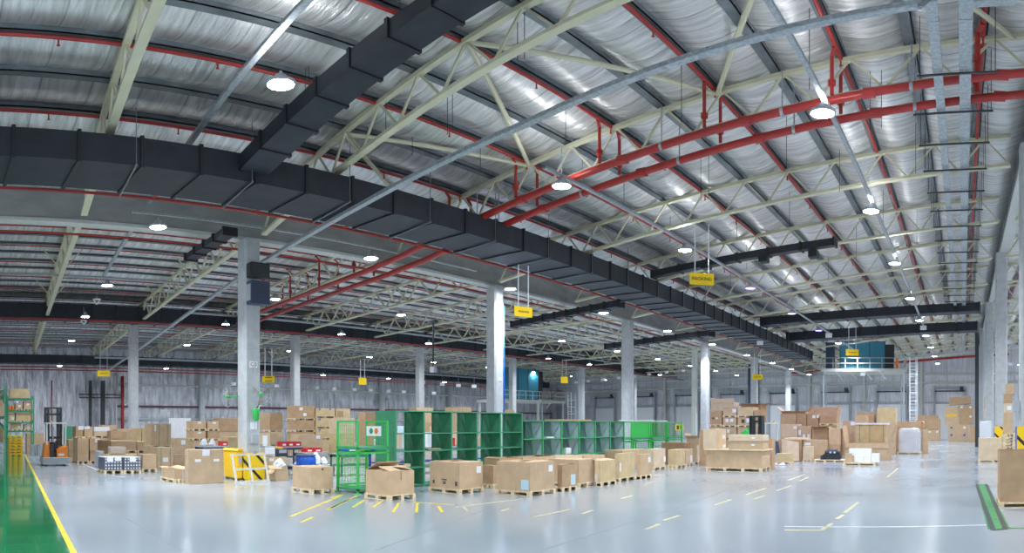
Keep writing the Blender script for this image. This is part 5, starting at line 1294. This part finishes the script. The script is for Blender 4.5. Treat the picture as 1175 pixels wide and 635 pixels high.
# ---- left racks, yellow pallets and drums
def rack(label, loc, rz, L, D, levels, H, n=1, brace=True):
    t = thing('pallet_rack', label, 'rack', loc, rz, 'green pallet racks')
    for k in range(n+1):
        x = L*k/n
        for y in (.04, D-.04):
            b = MB(); b.box(x-.045,y-.04,0,x+.045,y+.04,H); b.build('upright', M['green'], t)
        if brace:
            b = MB(); z = .2; s = 0
            while z < H-.9:
                b.bar((x, .08 if s else D-.08, z), (x, D-.08 if s else .08, z+.8), .03); z += .8; s = 1-s
            b.build('cross_brace', M['green'], t)
    for z in levels:
        for y in (.04, D-.04):
            b = MB(); b.box(.046,y-.025,z-.11,L-.046,y+.025,z) if n == 1 else [b.box(L*k/n+.046,y-.025,z-.11,L*(k+1)/n-.046,y+.025,z) for k in range(n)]
            b.build('beam', M['green'], t)
        b = MB(); b.box(.05,.07,z-.02,L-.05,D-.07,z-.002); b.build('shelf_deck', M['galv'], t)
    return t
# end rack facing the hall
XE = -43.9; ve0 = 43.9/math.tan(-az(8.5)); ve1 = 43.9/math.tan(-az(38.5)); rE = 44.1
lev = [zat(y, rE) for y in (494.5, 484.5, 471, 457)]
rack('green pallet rack at the end of the green walkway', (XE, ve0, 0), PI/2, ve1-ve0, 1.1, lev, lev[-1]+.15, 1)
def onrack(label, x0, x1, lvl, yt, m, D=.8, pal=True, st=()):
    t_ = T_(); t_.top = lev[lvl]+.001; t_.r = rE
    return carton(label, None, x0, x1, None, yt, m, pal=pal, X=XE-.12, D=D, on=t_, hp=.09, st=st, group='cartons on the end rack')
onrack('wide brown carton on the top shelf of the end rack', 11.5, 33.5, 3, 446.3, 4, pal=False)
for i, x in enumerate((10.3, 13.6)):
    loose('orange_bundle', ['left','right'][i]+' orange bundle on the second shelf of the end rack', 'bundle', XE-.4, 43.9/math.tan(-az(x+1.5)), lev[2]+.002, .5,.17,.3, M['orange'], bevel=.04)
onrack('small labelled carton on the second shelf of the end rack', 17.5, 26, 2, 463, 0, st=[('V',.6,.5,.15,.15,'paper')])
onrack('tan carton at the right of the second shelf of the end rack', 27, 37, 2, 460.8, 0, st=[('V',.5,.6,.15,.12,'paper')])
onrack('small pale carton on the third shelf of the end rack', 9.8, 17, 1, 473.8, 2, st=[('V',.7,.25,.2,.2,'paper')])
onrack('long tan carton on the third shelf of the end rack', 17.8, 37.5, 1, 473.8, 4)
onrack('open tan carton on the lowest shelf of the end rack', 13, 25, 0, 486, 4, st=[('V',.75,.4,.2,.15,'paper')])
onrack('wrapped pale carton on the lowest shelf of the end rack', 27.5, 37, 0, 487, 2, st=[('V',.5,.6,.2,.2,'paper')])
# side rack along the walkway, seen nearly end on
t = rack('long green pallet rack running along the left of the walkway', W(20, -1.15, -EYE), PI - math.atan(SK), 14.6, 1.0, (1.2, 2.4, 3.5), 3.75, 5)
t.location = W(42, -1.2, -EYE); t.rotation_euler = (0,0,-math.atan(SK))
for i in range(5):
    a = 28.9 + 2.9*i
    p = W(a, -.7, -EYE); loose('rack_carton', f'carton on the middle level of the long walkway rack, {nth(i)} from the near end', 'box', p.x, p.y, 1.206 if i % 2 else 2.406, 1.1,.7,.7, M['card'][i % 3], -math.atan(SK), 'cartons on the walkway rack')
# yellow plastic pallets
c = corner(10.6, 42.3); LVy = solve(c, Vector((0,1,0)), az(25.8))
for k in range(7):
    t = thing('plastic_pallet', f'{"pale yellow" if k == 6 else "orange-yellow"} plastic pallet in the stack by the walkway, {nth(k)} from the floor', 'pallet', (c.x-.0, c.y, .002+k*.193), 0, 'yellow plastic pallets')
    mm = M['yellow'] if k < 6 else mat('pale_yellow_plastic', (.80,.74,.10), .4)
    b = MB(); b.box(-1.1,0,.10,0,LVy,.185); b.build('deck', mm, t)
    for y in (0, LVy/2-.05, LVy-.1):
        q = MB(); q.box(-1.1,y,.0,0,y+.1,.035)
        for x in (-1.1,-.6,-.13): q.box(x,y-(.1 if y > .1 else 0),.0355,x+.13,y+.16,.0995)
        q.build('runner', mm, t)
# drums and cartons behind the forklift
for i,(x0,x1,yb,yt) in enumerate(((34.5,41,523.5,510.5),(41.8,48.5,523.5,510.5))):
    c = fl((x0+x1)/2, yb); R = (x1-x0)/2/F*c.length*.98; h = zat(yt, c.length)
    t = thing('steel_drum', f'silvery wrapped drum behind the forklift, {["left","right"][i]} one', 'drum', (c.x, c.y, .002)); b = MB()
    b.lathe([(R,0),(R,h*.32),(R*1.03,h*.34),(R,h*.36),(R,h*.66),(R*1.03,h*.68),(R,h*.7),(R,h),(R*.9,h+.01)], n=20); b.build('drum_body', mat('blue_grey_drum_%d'%i, (.42,.50,.54), .3, .5), t, smooth=False)
    b = MB(); b.tube([(R*.5,0,h+.01),(R*.5,0,h+.04)], .05, 8); b.build('bung', M['darksteel'], t)
stackx(-46.5, 31, 52, (510, 497.5), ('lower broad carton behind the drums','broad tan carton behind the drums left of the forklift'), (0,0), 1.)
stackx(-44.3, 37, 52.5, (506, 503.3), ('thin carton behind the drums','flat tan carton above the drums'), (0,2), .9) if False else None
stackx(-36.5, 78.8, 86, (518, 505), ('lower brown carton right of the forklift','brown carton right of the forklift with a pale sheet'), (1,1), 1., (1,0))
bg = corner(73, 60); loose('steel_cabinet', 'dark green cabinet standing behind the forklift guard', 'cabinet', -58, 58/math.tan(-az(76)), 0, 1.2, .8, 1.9, M['green'])
loose('yellow_crate', 'yellow crate peeping out left of the forklift mast', 'crate', -52, 52/math.tan(-az(49)), 0, .8, .8, 0.9, M['yellow']) if False else None

# ---- reach trucks
def reach_truck(label, loc, rz, col='orange', mast_h=2.9, cat='forklift'):
    """local: x to the right across, y towards the mast at the rear of the picture"""
    t = thing('forklift', label, cat, loc, rz, 'forklifts')
    b = MB(); b.box(-.64,-.57,.06,.64,.9,.42); b.build('chassis', M['grey'], t, bevel=.03)
    b = MB(); b.hexa([(-.60,-.5,.40),(-.28,-.5,.40),(-.28,.6,.40),(-.60,.6,.40),(-.50,-.42,1.12),(-.30,-.42,1.20),(-.30,.5,1.20),(-.50,.5,1.12)]); b.build('left_cowl', M[col], t, bevel=.03)
    b = MB(); b.hexa([(.05,-.54,.40),(.61,-.54,.40),(.61,.6,.40),(.05,.6,.40),(.05,-.52,.80),(.58,-.52,.98),(.58,.6,.98),(.05,.6,.80)]); b.build('battery_cover', M[col], t, bevel=.03)
    b = MB(); b.box(.12,-.548,.50,.42,-.541,.60); b.build('name_strip', M['paper'], t)
    b = MB(); b.box(-.26,-.35,.40,.04,.4,.70); b.box(-.22,.1,.70,.2,.35,1.15); b.build('seat', M['black'], t, bevel=.03)
    b = MB(); b.box(-.28,-.5,.4,-.10,-.2,1.05); b.tube([(-.12,-.3,.95),(.1,-.35,1.2)], .03, 8); b.tube([(.0,-.35,1.18),(.2,-.35,1.22)], .05, 8); b.build('control_console', M['darksteel'], t)
    b = MB()
    for x in (-.30, .34):
        b.box(x-.13,.60,.1,x-.03,.82,mast_h); b.box(x+.03,.60,.1,x+.13,.82,mast_h)
    b.box(-.41,.66,mast_h-.08,.45,.76,mast_h); b.box(-.4,.66,mast_h*.86,.44,.76,mast_h*.86+.1); b.box(-.4,.66,1.3,.44,.76,1.42); b.build('mast', M['darksteel'], t)
    for x in (-.30, .34):
        b = MB(); b.tube([(x,.7,.3),(x,.7,mast_h-.15)], .025, 6); b.build('mast_chain', M['galv'], t)
    b = MB(); b.tube([(0,.6,.4),(.0,.6,1.9)], .045, 10); b.build('lift_cylinder', M['galv'], t)
    b = MB()
    for (x, y) in ((-.42,-.4),(.5,-.4),(-.42,.55),(.5,.55)): b.bar((x,y,1.0),(x*1.02,y,2.08),.07)
    for y in (-.42,-.18,.06,.3,.57): b.bar((-.45,y,2.09),(.53,y,2.09),.07)
    b.bar((-.43,-.42,2.09),(-.43,.57,2.09),.06); b.bar((.51,-.42,2.09),(.51,.57,2.09),.06); b.build('overhead_guard', M['white'] if col != 'navy' else M['lt'], t)
    for x in (-.28, .28):
        b = MB(); b.box(x-.06,.9,.05,x+.06,1.95,.10); b.box(x-.06,.84,.05,x+.06,.895,.7); b.build('fork', M['darksteel'], t)
    for x, y in ((-.45,-.25),(.45,-.25),(-.5,.7),(.5,.7)):
        b = MB(); b.tube([(x-.07,y,.15),(x+.07,y,.15)], .15, 16); b.build('wheel', M['black'], t)
    b = MB(); b.tube([(-.2,-.42,2.12),(-.2,-.42,2.22)], .05, 10); b.build('beacon', M['yellow'], t)
    b = MB(); b.box(-.62,-.5,.12,-.35,-.56,.2); b.build('bumper', M['darksteel'], t)
    return t
c = fl(64, 535); r_ = c.length
reach_truck('orange and grey reach truck with a raised dark mast', (c.x-.55, c.y+.03, 0), PI/2-.05, 'orange', zat(467.3, r_+.6))
c = Vector((-10.5, 33.3, 0))
reach_truck('dark forklift standing behind the long crate', (c.x+.15, c.y, 0), 2.72, 'navy', zat(477.5, 34.6))
# yellow exit board on dock door far behind
p = pt(779.5, 490.8, 86); t = thing('hanging_notice', 'small yellow and black notice before the left dock doors', 'sign', p, -az(779.5)); b = MB(); b.box(-.55,-.02,-.4,.55,.02,.4); b.build('board', M['signyel'], t)
b = MB(); b.box(-.35,-.03,-.25,-.05,-.022,.25); b.box(.1,-.03,-.2,.2,-.022,.25); b.build('printed_mark', M['black'], t); b = MB(); b.tube([(0,0,.4),(0,0,6.5)], .015, 5); b.build('rod', M['galv'], t)
# dark hanging post in the dim bay (vertical pipe near x 497)
p = pt(497, 371, 40); t = thing('ceiling_drop_pipe', 'thin dark vertical pipe hanging with a small box in the dim bay', 'pipe', (p.x, p.y, 0)); b = MB(); b.tube([(0,0,zat(423,40)),(0,0,zat(371,40))], .05, 8); b.build('pipe', M['darksteel'], t)
b = MB(); b.box(-.2,-.1,zat(424,40)-.2,.2,.1,zat(424,40)+.15); b.build('junction_box', M['grey'], t); b = MB(); b.box(-.3,-.15,zat(371,40),.3,.15,zat(371,40)+.15); b.build('top_bracket', M['darksteel'], t)
# blue conduit on the second gutter beam column
p = W(21.5, ROW1[1], -EYE); b = MB(); b.tube([(.36,.28,0),(.36,.28,8.0)], .035, 8); o = b.build('wall_mounted_conduit', M['blue'], smooth=True); o.location = p; tag(o, 'thin blue conduit up the right edge of the second gutter beam column', 'conduit')
p = W(21.5, ROW1[1], -EYE); b = MB(); b.box(.335,-.1,0,.345,.1,.15); o = b.build('wall_mounted_plate', M['paper']); o.location = p + Vector((0,0,zat(437, 32.5))); tag(o, 'small white plate on the second gutter beam column', 'plate')
c45 = W(ROW2A, 8.8+13.45, -EYE)

# ------------------------------------------------------------------ world, camera, colour
w = bpy.data.worlds.new('World'); bpy.context.scene.world = w; w.use_nodes = True
w.node_tree.nodes['Background'].inputs[0].default_value = (.80,.87,1.0,1); w.node_tree.nodes['Background'].inputs[1].default_value = .9
cd = bpy.data.cameras.new('Camera'); cam = link(bpy.data.objects.new('Camera', cd))
cd.type = 'PANO'; cd.panorama_type = 'EQUIRECTANGULAR'
cd.latitude_max = YH/F; cd.latitude_min = -(635-YH)/F
cd.longitude_min = -(1175/2)/F; cd.longitude_max = (1175/2)/F
cam.location = (0, 0, EYE); cam.rotation_euler = (PI/2, 0, -az(1175/2))
cd.clip_end = 500
sc = bpy.context.scene; sc.camera = cam
sc.view_settings.view_transform = 'Standard'; sc.view_settings.look = 'None'; sc.view_settings.gamma = 1; sc.view_settings.exposure = 0.22
sc.view_settings.use_curve_mapping = False
try:
    sc.cycles.use_denoising = True; sc.cycles.max_bounces = 6; sc.cycles.diffuse_bounces = 4; sc.cycles.sample_clamp_indirect = 6
except Exception: pass
